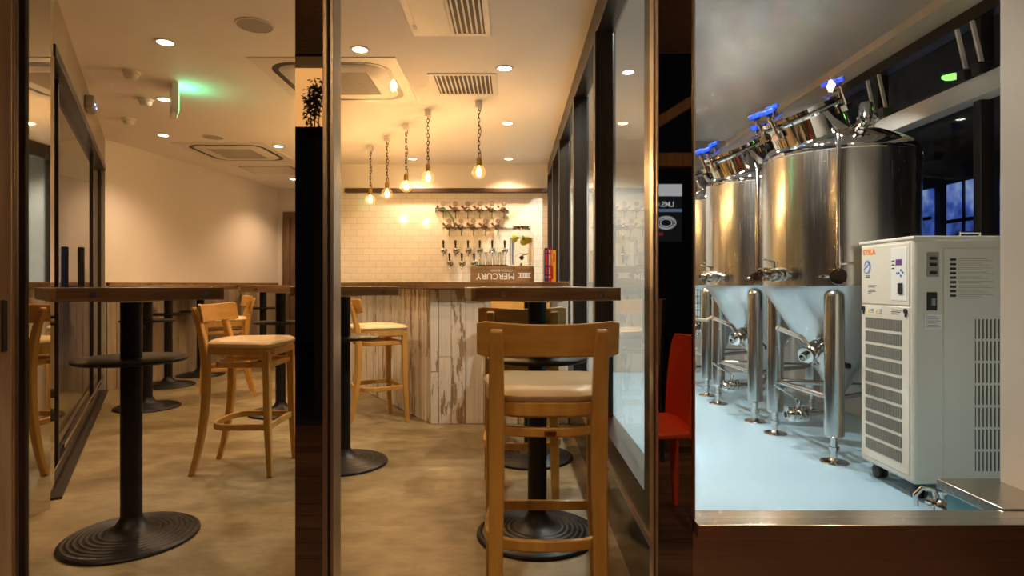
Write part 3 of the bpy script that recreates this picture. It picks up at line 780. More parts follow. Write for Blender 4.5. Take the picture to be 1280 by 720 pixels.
# detectors, speakers, hatch, sign
sd0 = None
for x, y, lab in ((-2.60, 4.10, 'white smoke detector on the ceiling at left, nearest of three'), (-2.87, 4.70, 'white smoke detector beside the downlight near the exit sign'), (-3.36, 5.26, 'white smoke detector farthest back, near the sliding entrance')):
    if sd0 is None:
        sd0 = thing('smoke_detector', lab, 'smoke detector', (x, y, CZ), 0, 'ceiling smoke detectors')
        obj('base_ring', MB().lathe([(0, 0), (.055, 0), (.055, -.018), (.050, -.022), (0, -.022)], 32), m_white, sd0)
        obj('sensor_head', MB().lathe([(.046, -.022), (.044, -.040), (.030, -.056), (0, -.058)], 32), m_white, sd0)
    else: dup(sd0, (x, y, CZ), 0, lab)
sp0 = None
m_spk = mat('speaker_grille', (.42,.38,.32), .6, bump=.3, bscale=500)
for x, y, lab in ((-1.44, 3.36, 'round grey ceiling speaker at front left'), (-2.95, 5.92, 'round grey ceiling speaker in front of the far air conditioner')):
    if sp0 is None:
        sp0 = thing('ceiling_speaker', lab, 'speaker', (x, y, CZ), 0, 'ceiling speakers')
        obj('rim', MB().lathe([(.092, 0), (.094, -.006), (.102, -.006), (.104, 0)], 40), m_white, sp0)
        obj('grille', MB().lathe([(0, -.004), (.092, -.004), (.093, 0)], 40), m_spk, sp0)
    else: dup(sp0, (x, y, CZ), 0, lab)
hc = thing('ceiling_hatch', 'flush access hatch in the ceiling behind the far air conditioner', 'ceiling hatch', (-3.05, 7.62, CZ))
obj('hatch_frame', MB().box(-.32, .32, -.25, .25, -.004, 0), m_blackfr, hc); obj('hatch_panel', MB().box(-.305, .305, -.235, .235, -.007, -.003), m_white, hc)
ex = thing('exit_sign', 'white exit sign seen edge-on, hanging from the ceiling and glowing green', 'exit sign', (-2.47, 4.39, CZ), R(33.5))
obj('housing', MB().box(-.024, .020, -.11, .11, -.215, -.004), m_white, ex, bevel=.004)
obj('lit_face', MB().box(.020, .023, -.10, .10, -.205, -.014), m_exit, ex)
point('lamp', (.06, 0, -.10), 1.0, (.10, 1.0, .5), .03, ex)
sn = thing('door_sensor', 'small dark door sensor with blue lights above the sliding entrance', 'sensor', (*gx(1.55, .0), 2.36), 0)
sn.rotation_euler = (0, 0, math.atan2(GB[1]-GA[1], GB[0]-GA[0]))
obj('housing', MB().box(-.11, .11, -.06, -.001, -.045, .045), m_grille, sn, bevel=.012)
for x in (-.06, .05): obj('status_light', MB().lathe([(0,0), (.008,0), (.006,.004), (0,.005)], 12, M_at((x, -.060, -.01), (0,-1,0))), m_led, sn)

# ================================================================== BREWERY TANKS
def valve(mb, hb, p, d, L=.16, r=.016, handle=(0,0,1), hl=.11):
    """clamped sanitary valve: stub, ferrules, body, and a lever"""
    d = Vector(d).normalized(); p = Vector(p)
    mb.lathe([(0,0), (r,0), (r,L*.28), (r*1.9,L*.28), (r*1.9,L*.36), (r*1.25,L*.37), (r*1.25,L*.42), (r*2.0,L*.44), (r*2.15,L*.55), (r*2.0,L*.66), (r*1.25,L*.68),
              (r*1.9,L*.74), (r*1.9,L*.84), (r,L*.85), (r,L), (r*.8,L), (r*.8,L*.8), (0,L*.8)], 20, M_at(p, d))
    c = p+d*L*.55; h = Vector(handle).normalized()
    mb.lathe([(0,0), (r*.5,0), (r*.5,r*3), (r*.8,r*3), (r*.8,r*3.6), (0,r*3.6)], 12, M_at(c, h))
    e = c+h*r*3.3
    side = d if abs(d.dot(h)) < .9 else Vector((1,0,0))
    hb.rect([tuple(e), tuple(e+side*hl*.5+h*.01), tuple(e+side*hl+h*.018)], .022, .008, up=tuple(h))
    # wing nut of the clamp
    q = p+d*L*.32; s = d.cross(h).normalized()
    mb.tube([tuple(q+s*r*1.8), tuple(q+s*r*3.4)], r*.35, 8); mb.cbox(tuple(q+s*r*3.6), (r*1.2, r*1.2, r*.5))
TR = .463
def make_tank(label, loc):
    t = thing('fermentation_tank', label, 'fermentation tank', loc, 0, 'stainless fermentation tanks')
    zc, zs = 1.06, 1.885
    obj('shell', MB().lathe([(TR, zc), (TR, zs)], 96), m_steel, t)
    obj('shell_band', MB().lathe([(TR, zs-.012), (TR+.004, zs-.008), (TR+.004, zs+.006), (TR, zs+.01)], 96), m_chrome, t)
    cone = [(TR, zc), (TR*.985, zc-.02)]
    cone += [(.05+(TR*.985-.05)*(1-k/10), (zc-.02)-(zc-.02-.37)*k/10) for k in range(1, 11)] + [(.04, .35), (.04, .31), (0, .31)]
    obj('cone', MB().lathe(cone, 96), m_cone, t, ang=60)
    dome = [(TR, zs)]
    for k in range(1, 9): a = R(k*62/8); dome.append((TR-.075+.075*math.cos(a), zs+.085*math.sin(a)))
    r0, z0 = dome[-1]
    for k in range(1, 13): u = k/12; dome.append((r0*(1-u), z0+(.135)*(1-(1-u)**2)))
    obj('dome', MB().lathe(dome, 96), m_dome, t, ang=60)
    # tilted manway
    ax = Vector((-.46, -.14, 1)).normalized(); base = Vector((-.225, -.10, 2.015)); Mx = M_at(base, ax)
    mw = obj('manway', MB().lathe([(.225, -.14), (.225, .13), (.236, .132), (.243, .145), (.236, .156), (.225, .158), (.2,.158)], 64, Mx), m_dome, t)
    obj('lid', MB().lathe([(.236, .162), (.247, .170), (.247, .190), (.236, .200), (.19, .206), (.10, .222), (0, .228)], 64, Mx), m_dome, mw, ang=40)
    for a in (172, 222, 274, 20, 85):
        c, s = math.cos(R(a)), math.sin(R(a)); k = .258
        bm_ = MB(); bm_.M = Mx
        bm_.tube([(k*c, k*s, .09), (k*c, k*s, .24)], .011, 10); bm_.lathe([(0,0), (.020,0), (.020,.02), (0,.02)], 12, Matrix.Translation((k*c, k*s, .205)))
        bm_.cbox((k*c, k*s, .10), (.045, .045, .035))
        sb = obj('swing_bolt', bm_, m_chrome, mw)
        kb = MB(); kb.M = Mx @ Matrix.Translation((k*c, k*s, .24))
        pr = []
        for j in range(40):
            aa = 2*PI*j/40; rr = .040+.007*math.cos(5*aa); pr.append((rr*math.cos(aa), rr*math.sin(aa)))
        kb.prism(pr, .012, .042); kb.lathe([(0,-.006), (.018,-.006), (.022,.012), (0,.012)], 16)
        obj('star_knob', kb, m_bluek, sb, bevel=.004)
    # spray port, top fittings
    obj('spray_port', MB().lathe([(0, 2.05), (.05, 2.05), (.05, 2.16), (.058, 2.162), (.058, 2.18), (.045, 2.185), (.042, 2.26), (.034, 2.275), (0, 2.28)], 24, Matrix.Translation((.205, .03, 0))), m_chrome, t)
    fb, hb = MB(), MB(); valve(fb, hb, (-.10, -.365, 1.945), (.05, -.75, .62), .12, .019, (1, -.2, .2), .05)
    vv = obj('pressure_valve', fb, m_chrome, t); obj('valve_lever', hb, m_chrome, vv, bevel=.002)
    # riser pipe down the front
    a = R(-118); c, s = math.cos(a), math.sin(a); k = TR+.035
    obj('riser_pipe', MB().tube([((TR-.06)*c, (TR-.06)*s, 1.955), (k*.98*c, k*.98*s, 1.945), (k*c, k*s, 1.90), (k*c, k*s, 1.20)], .014, 12).cbox((k*c-.018*c, k*s-.018*s, 1.55), (.03,.03,.02)), m_chrome, t)
    fb, hb = MB(), MB(); valve(fb, hb, ((TR-.02)*c, (TR-.02)*s, 1.115), (c, s, 0), .11, .024, (0, 0, 1), .02)
    vv = obj('front_valve', fb, m_chrome, t); obj('valve_lever', MB().rect([(k*1.02*c, k*1.02*s, 1.185), (k*1.02*c+.05, k*1.02*s-.008, 1.19), (k*1.02*c+.11, k*1.02*s-.012, 1.19)], .026, .012), m_chrome, vv, bevel=.002)
    # sample valve low on the shell at left
    fb, hb = MB(), MB(); valve(fb, hb, (-.40, -.20, 1.13), (-.95, -.42, .0), .25, .022, (0, 0, 1), .10)
    vv = obj('sample_valve', fb, m_chrome, t); obj('valve_lever', hb, m_chrome, vv, bevel=.002)
    # racking valve on the cone
    fb, hb = MB(), MB(); valve(fb, hb, (-.19, -.17, .70), (-.75, -.50, -.33), .24, .026, (.1, -.5, -1), .04)
    fb.lathe([(.0,0), (.05,0), (.05,.018), (0,.018)], 24, M_at((-.20,-.178,.695), (-.75,-.5,-.33)))
    vv = obj('racking_valve', fb, m_chrome, t)
    obj('valve_lever', MB().rect([(-.30,-.24,.66), (-.36,-.24,.74), (-.50,-.22,.80)], .045, .03), m_chrome, vv, bevel=.004)
    obj('arm_knob', MB().lathe([(0,-.02), (.018,-.012), (.018,.012), (0,.02)], 16, Matrix.Translation((-.10,-.30,.57))).tube([(-.17,-.22,.66), (-.105,-.295,.575)], .007), m_blackpl, vv)
    # bottom outlet: elbow and pipe run to the left front
    ob = MB().tube([(0,0,.33), (0,0,.28), (-.02,-.02,.25), (-.07,-.06,.235), (-.22,-.10,.235)], .025, 16)
    hb = MB(); valve(ob, hb, (-.20,-.10,.235), (-1,-.1,0), .20, .025, (0,0,1), .03)
    ob.tube([(-.12,-.07,.235), (-.12,-.20,.235), (-.11,-.26,.235)], .016, 12)
    vv = obj('outlet_valve', ob, m_chrome, t)
    obj('valve_lever', MB().rect([(-.31,-.11,.33), (-.38,-.11,.37), (-.46,-.10,.42)], .035, .014), m_chrome, vv, bevel=.003)
    # legs with levelling feet and tie bars
    rl = .425; ang = (-121, 129, 4); pos = []
    for a in ang:
        c, s = rl*math.cos(R(a)), rl*math.sin(R(a)); pos.append((c, s))
        prof = [(0, .155), (.048, .155), (.056, .165), (.056, .99)] + [(.056*math.cos(R(k*15)), .99+.056*math.sin(R(k*15))) for k in range(1, 7)]
        lgm = obj('leg', MB().lathe(prof, 32, Matrix.Translation((c, s, 0))), m_steel, t)
        obj('levelling_foot', MB().lathe([(0, 0), (.078, 0), (.080, .004), (.076, .010), (.030, .016), (.018, .03), (.018, .07), (.030, .072), (.030, .095), (.020, .097), (.020, .155), (0, .155)], 32, Matrix.Translation((c, s, 0))), m_chrome, lgm)
    for i in range(3):
        a, b = Vector(pos[i]), Vector(pos[(i+1) % 3]); d = (b-a).normalized()*.05
        obj('tie_bar', MB().tube([(*(a+d), .38), (*(b-d), .38)], .018, 12), m_steel, t)
    # bracket arm over the leg
    obj('clamp_strap', MB().lathe([(.0565, .93), (.060, .932), (.060, .955), (.0565, .957)], 32, Matrix.Translation((pos[1][0], pos[1][1], 0))), m_chrome, t)
    return t
tk = make_tank('nearest stainless conical fermentation tank with blue knobs, beside the cream chiller', (2.15, 3.96, 0))
dup(tk, (2.11, 5.03, 0), 0, 'middle stainless conical fermentation tank behind the nearest one')
dup(tk, (2.09, 6.12, 0), 0, 'farthest stainless fermentation tank, cut off by the window edge')
# hose loop and mesh flask on the far tank
hs = obj('hose', MB().tube([(1.62, 5.60, 1.16), (1.58, 5.50, 1.10), (1.60, 5.46, .95), (1.62, 5.44, .85), (1.68, 5.42, .75), (1.76, 5.43, .74), (1.84, 5.46, .78), (1.86, 5.50, .9)], .016, 12), m_hose)
tag(hs, 'cream rubber hose hanging in a loop between the two far tanks', 'hose')
fk = thing('wire_flask', 'clear flask in a black wire cage hanging beside the far tanks', 'flask', (1.60, 5.30, .78))
obj('flask_body', MB().lathe([(0, 0), (.055, .004), (.06, .02), (.06, .22), (.045, .26), (.03, .29), (0, .29)], 24), m_clear, fk)
cg = MB()
for k in range(10):
    a = 2*PI*k/10; cg.tube([(.064*math.cos(a), .064*math.sin(a), 0), (.064*math.cos(a), .064*math.sin(a), .24)], .002, 6)
for z in (.0, .06, .12, .18, .24): cg.tube([(.064*math.cos(2*PI*k/24), .064*math.sin(2*PI*k/24), z) for k in range(24)], .002, 6, closed=True)
obj('wire_cage', cg, m_blackpl, fk)
obj('hook', MB().tube([(0, 0, .29), (0, 0, .33), (.03, .06, .36), (.07, .16, .37)], .005, 8), m_chrome, fk)

# ================================================================== CHILLER
CX0, CX1, CY0, CY1 = 1.966, 2.62, 2.935, 3.39
ch = thing('water_chiller', 'cream painted chiller cabinet on casters with grilles and control panel, beside the nearest tank', 'chiller', (CX0, CY0, 0))
def cb(mb, x0, x1, y0, y1, z0, z1): return mb.box(x0, x1, y0, y1, z0, z1)
W, D = CX1-CX0, CY1-CY0; ZB, ZT_ = .085, 1.30
obj('cabinet', MB().box(0, W, 0, D, ZB, ZT_), m_chill, ch, bevel=.022, seg=4)
obj('top_cover', MB().box(-.004, W+.004, -.004, D+.004, ZT_-.012, ZT_+.006), m_chill, ch, bevel=.005)
hh = MB().tube([(.30, .10, ZT_+.005), (.30, .10, ZT_+.03), (.40, .10, ZT_+.03), (.40, .10, ZT_+.005)], .006, 8)
obj('lift_handle', hh, m_chrome, ch)
# helper for left face (faces -x): u from left(0)=D .. right ; coordinates y = D - u
def lf(u0, u1, z0, z1, t0=-.003, t1=.004): return MB().box(t0, t1, D-u1, D-u0, z0, z1)
# upper door and lower grille panel outlines
obj('upper_panel', lf(.022, D-.028, .962, 1.275, -.004), m_chill, ch, bevel=.003)
gp = obj('grille_panel', lf(.022, D-.028, .12, .955, -.004), m_chill, ch, bevel=.003)
gy0, gy1 = .060, D-.085
zt = .895; zb_ = .16; rows = 10; rh = (zt-zb_)/rows
cav = MB(); bars = MB()
for r in range(rows):
    z0 = zb_+r*rh+.008; z1 = zb_+(r+1)*rh-.008
    cav.box(-.0048, -.004, D-gy1, D-gy0, z0, z1)
    n = 32
    for k in range(n):
        y = D-gy1+(k+.5)*(gy1-gy0)/n; bars.box(-.0065, -.0045, y-.0026, y+.0026, z0, z1)
obj('grille_cavity', cav, m_chilld, gp); obj('grille_bars', bars, m_grille, gp)
for u in (.045, D-.052):
    obj('panel_latch', MB().lathe([(0,0), (.012,0), (.012,.008), (0,.010)], 16, M_at((-.004, D-u, .935), (-1,0,0))).box(-.010, -.004, D-u-.004, D-u+.004, .905, .935), m_blackpl, ch)
# control panel
cp = obj('control_panel', lf(.285, D-.045, .985, 1.255, -.0055, -.003), m_whitep, ch, bevel=.002)
obj('display', lf(.325, .375, 1.165, 1.195, -.0068, -.005), m_lilac, cp)
for u, z in ((.335, 1.125), (.350, 1.125), (.365, 1.14), (.365, 1.112), (.380, 1.128)):
    obj('button', MB().lathe([(0,0), (.006,0), (.006,.002), (0,.003)], 12, M_at((-.0055, D-u, z), (-1,0,0))), m_bluei, cp)
obj('power_switch', lf(.345, .380, 1.02, 1.075, -.012, -.005), m_blackpl, cp, bevel=.003)
for k, z in enumerate((1.188, 1.168, 1.150)): obj('print_line', lf(.293, .315, z-.003, z+.003, -.0062, -.005), m_ink, cp)
text_mesh('brand_lettering', 'EYELA', .040, m_orange, ch, (-.0046, D-.040, 1.243), (R(90), 0, R(-90)), sx=1.0, bold=.0012)
# blue swirl emblem: letter e
sw = MB(); pts = []
for k in range(40):
    a = R(-150+k*8.5); rr = .033-.00028*k
    pts.append((-.0048, D-.075-rr*math.cos(a), 1.165+rr*1.15*math.sin(a)))
sw.rect(pts, [.003+.010*math.sin(PI*k/39) for k in range(40)], .001, up=(-1,0,0))
sw.rect([(-.0048, D-.045, 1.150), (-.0048, D-.075, 1.165), (-.0048, D-.100, 1.190)], .007, .001, up=(-1,0,0))
obj('swirl_emblem', sw, m_bluei, ch)
for z, w in ((1.06,.075), (1.052,.06), (1.035,.065), (1.028,.07), (1.02,.03)): obj('print_line', lf(.085, .085+w, z, z+.003, -.0048, -.0038), m_ink, ch)
obj('print_line', lf(.06, .10, 1.113, 1.117, -.0048, -.0038), m_ink, ch); obj('print_line', lf(.06, .10, 1.104, 1.109, -.0048, -.0038), m_ink, ch)
wl = obj('warning_label', lf(.075, .205, .905, .950, -.0052, -.0038), m_whitep, ch)
for u in (.095, .165):
    tri = MB().add([(-.0056, D-u-.014, .912), (-.0056, D-u+.014, .912), (-.0056, D-u, .937), (-.0052, D-u-.014, .912), (-.0052, D-u+.014, .912), (-.0052, D-u, .937)], [(0,1,2), (3,5,4), (0,3,4,1), (1,4,5,2), (2,5,3,0)])
    tm = MB(); tm.add([(-.0056, D-u-.014, .912), (-.0056, D-u+.014, .912), (-.0056, D-u, .937), (-.0052, D-u-.014, .912), (-.0052, D-u+.014, .912), (-.0052, D-u, .937)], [(0,1,2), (3,5,4), (0,3,4,1), (1,4,5,2), (2,5,3,0)])
    obj('warning_triangle', tm, m_yellow, wl)
    for k in range(3): obj('print_line', lf(u+.018, u+.045, .914+k*.009, .917+k*.009, -.0056, -.005), m_ink, wl)
for k in range(3): obj('print_line', lf(.285, .37-k*.012, .935-k*.010, .939-k*.010, -.0048, -.0038), m_ink, ch)
# front face (faces camera, -y): f(x0,x1,z0,z1)
def ff(x0, x1, z0, z1, t0=-.003, t1=.003): return MB().box(x0, x1, t0, t1, z0, z1)
obj('side_panel', ff(.142, W-.004, .11, 1.245, -.005), m_chill, ch, bevel=.003)
sv = MB(); cv = MB().box(.295, W-.03, -.0058, -.005, .15, .905)
for r in range(7):
    for k in range(9):
        pass
n = 17
for k in range(n):
    x = .295+(k+.5)*(W-.03-.295)/n; sv.box(x-.0062, x+.0062, -.0068, -.0055, .15, .905)
for r in range(8): z = .15+r*.1078; sv.box(.29, W-.025, -.0072, -.0055, z-.006, z+.006)
obj('side_vent_cavity', cv, m_chilld, ch); obj('side_vent_bars', sv, m_chill, ch)
tbm = obj('terminal_box', ff(.062, .122, 1.105, 1.225, -.004), m_grille, ch, bevel=.004)
for z in (1.195, 1.165, 1.125): obj('terminal', ff(.075, .108, z-.008, z+.008, -.010, -.003), m_blackpl, tbm, bevel=.002)
bk = obj('breaker', ff(.062, .112, .94, 1.03, -.006), m_blackpl, ch, bevel=.004)
obj('breaker_toggle', ff(.078, .096, .965, 1.0, -.016, -.005), m_grille, bk, bevel=.002)
pl_ = obj('instruction_label', ff(.165, .40, 1.0, 1.205, -.0062), m_chill, ch)
for k in range(9):
    z = 1.19-k*.022
    obj('print_block', ff(.172, .202, z-.007, z+.005, -.0068, -.006), m_ink, pl_)
    for j in range(2): obj('print_line', ff(.210, .385-.03*((k+j) % 3), z-.006+j*.008, z-.004+j*.008, -.0067, -.006), m_grille, pl_)
rl_ = obj('rating_label', ff(.05, .135, .85, .925, -.004), m_whitep, ch)
for k in range(6): obj('print_line', ff(.058, .125-.008*(k % 3), .858+k*.010, .861+k*.010, -.0046, -.0038), m_grille, rl_)
for x, y in ((.07, .07), (W-.07, .07), (.07, D-.07), (W-.07, D-.07)):
    cs = obj('caster', MB().box(x-.03, x+.03, y-.02, y+.02, .07, .088), m_grille, ch)
    wm = MB()
    for s in (-1, 1): wm.lathe([(0,-.011), (.028,-.011), (.036,-.007), (.036,.007), (.028,.011), (0,.011)], 24, M_at((x+s*.016, y, .036), (1,0,0)))
    obj('caster_wheel', wm, m_blackpl, cs)
# small chrome valve with black hose on the floor
fv = thing('drain_valve', 'small chrome hose valve lying on the blue floor in front of the chiller', 'valve', (1.93, 2.79, .03))
vb, vh = MB(), MB(); valve(vb, vh, (0,0,.035), (.3,-.5,-.1), .12, .018, (0,.1,1), .06)
vb.tube([(-.03,.03,0), (-.035,.03,.05), (-.01,.02,.085), (.03,.0,.08), (.035,-.01,.05)], .011, 12)
vo = obj('valve_body', vb, m_chrome, fv); obj('valve_lever', vh, m_chrome, vo, bevel=.002)
obj('hose_end', MB().tube([(.03,-.05,.02), (.06,-.09,.0), (.12,-.13,-.008), (.22,-.15,-.010)], .019, 12), m_blackpl, fv)
# floor pipes and orange valve behind the tanks
fp = obj('floor_pipe', MB().tube([(2.06, 3.47, .10), (2.15, 3.52, .07), (2.3, 3.5, .05), (2.55, 3.52, .05)], .03, 12), m_grille); tag(fp, 'corrugated pipe on the floor between the nearest tank and the chiller', 'pipe')

# brewery ceiling lights
bl0 = None
for x, y, lab in ((1.0, 3.25, 'white brewery downlight nearest the window, out of frame'), (.95, 4.9, 'white brewery downlight in front of the middle tank'), (.95, 6.3, 'white brewery downlight near the back wall')):
    if bl0 is None:
        bl0 = thing('downlight', lab, 'ceiling light', (x, y, BZ), 0, 'brewery downlights')
        obj('trim_ring', MB().lathe([(.044, 0), (.046, -.004), (.060, -.005), (.062, 0)], 32), m_white, bl0)
        obj('lens', MB().lathe([(0, -.0015), (.045, -.0015), (.045, 0)], 32), m_whitedisc, bl0)
        spot('lamp', (0,0,-.02), 98, COOL, 140, .4, .03, bl0)
    else: dup(bl0, (x, y, BZ), 0, lab)
ts0 = None  # lamps added to throw streaks off the tank domes onto the ceiling
for x, y, lab in ((1.05, 3.0, 'added white spotlight on the brewery ceiling, for highlights off the nearest tank'), (1.05, 4.05, 'added white spotlight on the brewery ceiling, for highlights off the middle tank')):
    if ts0 is None:
        ts0 = thing('added_spotlight', lab, 'spotlight', (x, y, BZ), 0, 'added tank spotlights')
        dv = Vector((.82, .86, -.72)).normalized()
        obj('mount', MB().lathe([(0, 0), (.04, 0), (.04, -.02), (.012, -.025), (.012, -.06), (0, -.06)], 24), m_white, ts0)
        obj('spot_head', MB().lathe([(0, -.06), (.03, -.06), (.034, -.05), (.034, .05), (.028, .05), (.028, .02), (0, .02)], 24, M_at((0, 0, -.085), dv)), m_white, ts0)
        spot('lamp', tuple(Vector((0, 0, -.085))+dv*.06), 110, COOL, 46, .3, .02, ts0, dv.to_track_quat('-Z', 'Y').to_euler())
    else: dup(ts0, (x, y, BZ), 0, lab)
gl = thing('green_reflection', 'small green glow at the high brewery window, standing in for a reflected exit light', 'lamp', (2.92, 3.98, 2.445))
obj('lens', MB().lathe([(0, -.014), (.045, -.012), (.06, 0), (.06, .006), (0, .008)], 24), m_greenrefl, gl)  # glowing disc in place of the green exit light mirrored in the glazing
obj('bracket', MB().box(-.07, .02, -.012, .012, .008, .022), m_blackfr, gl)
# outside the brewery window: dark neighbour with blue-lit glazing
nb = thing('neighbour_building', 'dark neighbouring building with blue-lit windows behind the tanks', 'building', (0, 0, 0))
obj('facade', MB().box(5.0, 5.2, 1.0, 16, 0, 6), m_dark, nb)
obj('roof', MB().loft([[(3.9, y, 2.6), (5.0, y, 3.6), (5.0, y, 3.75), (3.9, y, 2.7)] for y in (3.2, 13)]), m_asph, nb)
for y, w, z0, z1 in ((5.6, .5, 1.5, 2.15), (6.3, .55, 1.35, 2.2), (7.1, .35, 1.5, 2.2), (7.7, .7, 1.3, 2.1), (8.7, .5, 1.4, 2.2), (9.6, .9, 1.3, 2.2)):
    wv = obj('window', MB().box(4.96, 5.0, y, y+w, z0, z1), m_bluewin, nb)
    obj('window_bar', MB().box(4.94, 4.96, y+w*.48, y+w*.52, z0, z1).box(4.94, 4.96, y, y+w, (z0+z1)/2-.02, (z0+z1)/2+.02), m_blackfr, wv)

# ================================================================== STREET SIDE (seen in the dark glass)
fl_ = MB()
for k in range(20): fl_.box(-5, 4, -1.45+k*.15, -1.45+k*.15+.146, -.06, -.02)
struct('floor_deck', fl_, m_deck)
struct('floor_street', MB().box(-14, 14, -9, -1.45, -.2, -.12), m_asph)
struct('wall_street', MB().box(-14, 14, -9, -8.8, -.2, 7), m_dusk)
struct('ceiling_canopy', MB().box(-5, 4, -1.2, 1.45, 2.75, 2.85), m_doorw)
rc = thing('red_chair', 'glossy red moulded chair on the deck, seen in the dark glass panel', 'chair', (.60, .42, -.02), R(90))
# local: faces +y ; rotated so it faces -x
obj('seat', MB().loft([[(-.2,-.2,.43), (.2,-.2,.43), (.2,-.2,.46), (-.2,-.2,.46)], [(-.21,0,.425), (.21,0,.425), (.21,0,.452), (-.21,0,.452)], [(-.21,.21,.435), (.21,.21,.435), (.21,.21,.462), (-.21,.21,.462)]]), m_red, rc, bevel=.01, seg=3)
bk_ = []
for k in range(9):
    u = k/8; z = .43+u*.42; y = -.20-.035*u*u; w = .205-.015*u-(.03 if k == 8 else 0)
    bk_.append([(-w, y+.02, z), (-w*.5, y-.012, z), (w*.5, y-.012, z), (w, y+.02, z), (w, y+.045, z), (w*.5, y+.013, z), (-w*.5, y+.013, z), (-w, y+.045, z)])
obj('backrest', MB().loft(bk_), m_red, rc, ang=50)
for sx in (-1, 1):
    for sy in (-1, 1):
        obj('leg', MB().rect([(sx*.185, sy*.18-.01, .44), (sx*.20, sy*.205, 0)], [.045,.03], [.045,.03], up=(0,1,0)), m_red, rc, bevel=.008)
bt = thing('mesh_chair', 'dark brown mesh-backed chair farther out on the deck, seen in the dark glass', 'chair', (.70, -.75, -.02), R(180))
m_mesh = mat('brown_mesh', (.22,.15,.09), .7)
obj('seat', MB().box(-.22, .22, -.2, .22, .43, .46), m_mesh, bt, bevel=.01)
obj('backrest', MB().loft([[(-.22,-.2-.08*u-.015,.5+u*.5), (.22,-.2-.08*u-.015,.5+u*.5), (.22,-.2-.08*u+.015,.5+u*.5), (-.22,-.2-.08*u+.015,.5+u*.5)] for u in (0,.5,1)]), m_mesh, bt)
for sx in (-1, 1):
    obj('leg', MB().tube([(sx*.22, .2, 0), (sx*.22, .2, .44)], .012), m_blackfr, bt); obj('leg', MB().tube([(sx*.22, -.25, 0), (sx*.22, -.2, .44), (sx*.22, -.29, 1.0)], .012), m_blackfr, bt)
ps = thing('poster_sign', 'backlit black poster with white lettering across the street, mirrored in the dark glass', 'poster', (1.56, -2.9, 1.79))
m_pblack = emit('poster_black', (.012,.012,.014), 1); m_pwhite = emit('poster_white', (.8,.85,.9), .8); m_pred = emit('poster_red', (.8,.08,.05), .8); m_pblue = emit('poster_blue', (.25,.4,.6), .6)
obj('board', MB().box(-.16, .16, -.03, 0, -.29, .29), m_pblack, ps)
obj('white_band', MB().box(-.16, .16, 0, .002, .17, .29), m_pwhite, ps)
text_mesh('lettering', 'LMS.G', .075, m_pwhite, ps, (-.12, .003, .085), (R(90), 0, R(180)), align='RIGHT', bold=.001)
obj('blue_band', MB().box(-.16, .16, 0, .002, .01, .04), m_pblue, ps)
for r in (.085, .07, .05):
    obj('oval_logo', MB().tube([(r*1.15*math.cos(2*PI*k/32), .003, -.10+r*.75*math.sin(2*PI*k/32)) for k in range(32)], .0045, 6, closed=True), m_pwhite, ps)
text_mesh('lettering', '163', .05, m_pred, ps, (-.10, .003, -.215), (R(90), 0, R(180)), align='RIGHT')
obj('post', MB().box(-.03, .03, -.08, -.03, -1.91, .29), m_dark, ps)
fr_ = thing('timber_frame', 'dark timber frame with a diagonal brace at the deck edge, mirrored in the glass', 'timber frame', (1.0, -1.3, -.06))
obj('upright', MB().box(-.30, -.20, -.05, .05, 0, 2.8), m_post, fr_); obj('upright', MB().box(.75, .85, -.05, .05, 0, 2.8), m_post, fr_)
obj('crossbar', MB().box(-.20, .75, -.04, .04, 2.0, 2.1), m_post, fr_); obj('brace', MB().rect([(-.2, 0, 2.15), (.75, 0, 2.75)], .07, .09, up=(0,1,0)), m_post, fr_)
# lit planter window above the street
pw_ = thing('lit_planter_window', 'warm lit window niche with a leafy plant, mirrored in the black pillar', 'window niche', (-1.68, -1.8, 2.62))
m_niche = emit('lit_niche_wall', (1.0,.47,.14), 1.7)
obj('niche_back', MB().box(-.26, .26, -.26, -.25, -.25, .33), m_niche, pw_)
obj('niche_frame', MB().box(-.28, -.26, -.26, .02, -.27, .35).box(.26, .28, -.26, .02, -.27, .35).box(-.26, .26, -.26, .02, .33, .35).box(-.26, .26, -.26, .02, -.27, -.25), m_dark, pw_)
obj('support_post', MB().box(-.05, .05, -.30, -.26, -2.74, .35), m_dark, pw_)
pt = thing('leafy_plant', 'dark leafy shrub standing in the warm lit window niche', 'plant', (-1.68, -1.92, 2.374))
obj('stems', MB().tube([(0,0,0), (.01,0,.15), (.04,.01,.34)], .006, 8).tube([(-.02,0,0), (-.03,0,.12), (-.06,0,.25)], .005, 8).tube([(.03,0,0), (.05,0,.2), (.075,0,.30)], .005, 8), m_doorw, pt)
lf_ = MB()
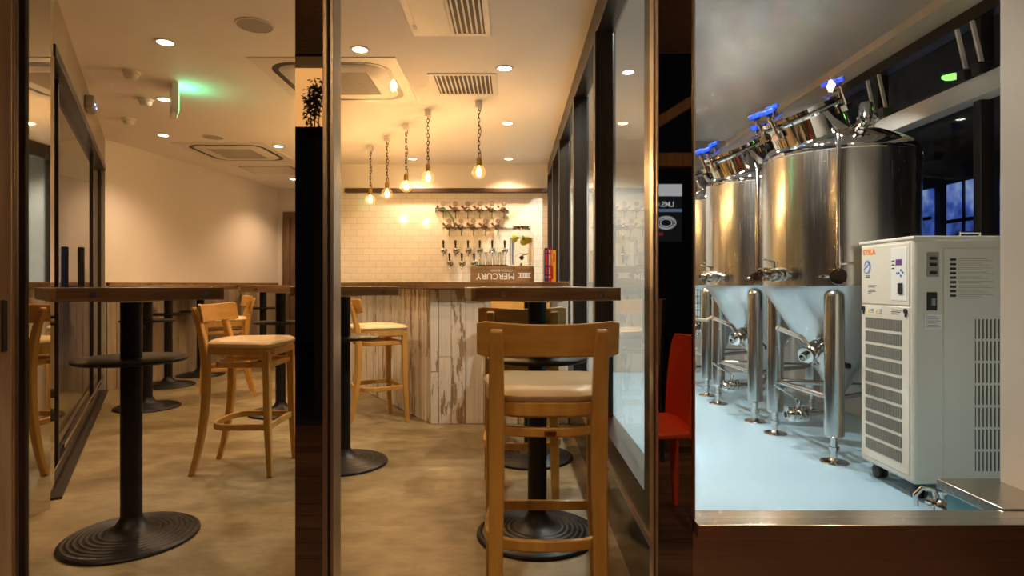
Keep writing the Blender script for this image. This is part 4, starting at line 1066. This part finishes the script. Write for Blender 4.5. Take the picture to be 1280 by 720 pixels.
for k in range(420):
    cx_, cz_ = random.choice(((.04,.36), (-.06,.24), (.07,.28), (.02,.22), (-.02,.14), (.0,.30)))
    p = Vector((cx_+random.gauss(0,.032), random.gauss(0,.03), cz_+random.gauss(0,.045)))
    if abs(p.x) > .08 or abs(p.y) > .07 or p.z > .46 or p.z < .03: continue
    d = Vector((random.uniform(-1,1), random.uniform(-1,1), random.uniform(-.9,.3))).normalized()*.052; n = d.cross(Vector((0,1,.3))).normalized()*.009
    u = d.cross(n).normalized()*.001
    lf_.add([tuple(p), tuple(p+d*.5+n), tuple(p+d), tuple(p+d*.5-n), tuple(p+d*.5+u)], [(0,1,4), (1,2,4), (2,3,4), (3,0,4), (0,3,2,1)])
fo = obj('foliage', lf_, m_leaf, pt, smooth=False)
# outdoor bulbs under the canopy, reflected in the panes
ol = make_pendant('canopy_lamp', 'hanging bulb under the deck canopy, left of the camera', (-.69, -.30, 2.75), 'canopy lamps outside', .36, 6, 1.7)
dup(ol, (1.86, -.30, 2.75), 0, 'hanging bulb under the deck canopy, right of the camera')
for x, y, lab in ((.15, .15, 'added warm downlight that brightens the deck near the red chair'), (-1.9, .3, 'added warm downlight that brightens the deck near the wooden post'), (1.6, .5, 'added warm downlight that brightens the outside of the brewery window')):  # unseen lamps added to brighten deck, red chair, post and sill
    q = dup(dl0, (x, y, 2.75), 0, lab)
    for c_ in q.children:
        if c_.type == 'LIGHT': c_.data = c_.data.copy(); c_.data.energy = 60 if x < 1 else 34
dup(dl0, (*gx(3.3, -.6), 2.99), 0, 'added warm downlight for the wall outside the far end of the sliding glass entrance')  # this lamp and the next are added to brighten the wall behind the glass
el = dup(dl0, (*gx(1.4, -.75), 2.99), 0, 'added warm downlight for the wall outside the sliding glass entrance')
struct('ceiling_porch', gbox(MB(), -.6, GL+1.2, -1.4, -.13, 2.99, 3.05), m_soffit)

# ================================================================== world and render look
w = bpy.data.worlds.new('night'); sc.world = w; w.use_nodes = True
w.node_tree.nodes['Background'].inputs[0].default_value = (.012, .018, .035, 1); w.node_tree.nodes['Background'].inputs[1].default_value = .4
sc.view_settings.view_transform = 'Standard'; sc.view_settings.look = 'None'; sc.view_settings.gamma = 1
sc.view_settings.exposure = 0.55; sc.view_settings.use_curve_mapping = False
cy = sc.cycles
cy.use_denoising = True; cy.max_bounces = 14; cy.transparent_max_bounces = 24; cy.glossy_bounces = 8; cy.diffuse_bounces = 5
cy.caustics_reflective = True; cy.blur_glossy = .0; cy.sample_clamp_indirect = 0
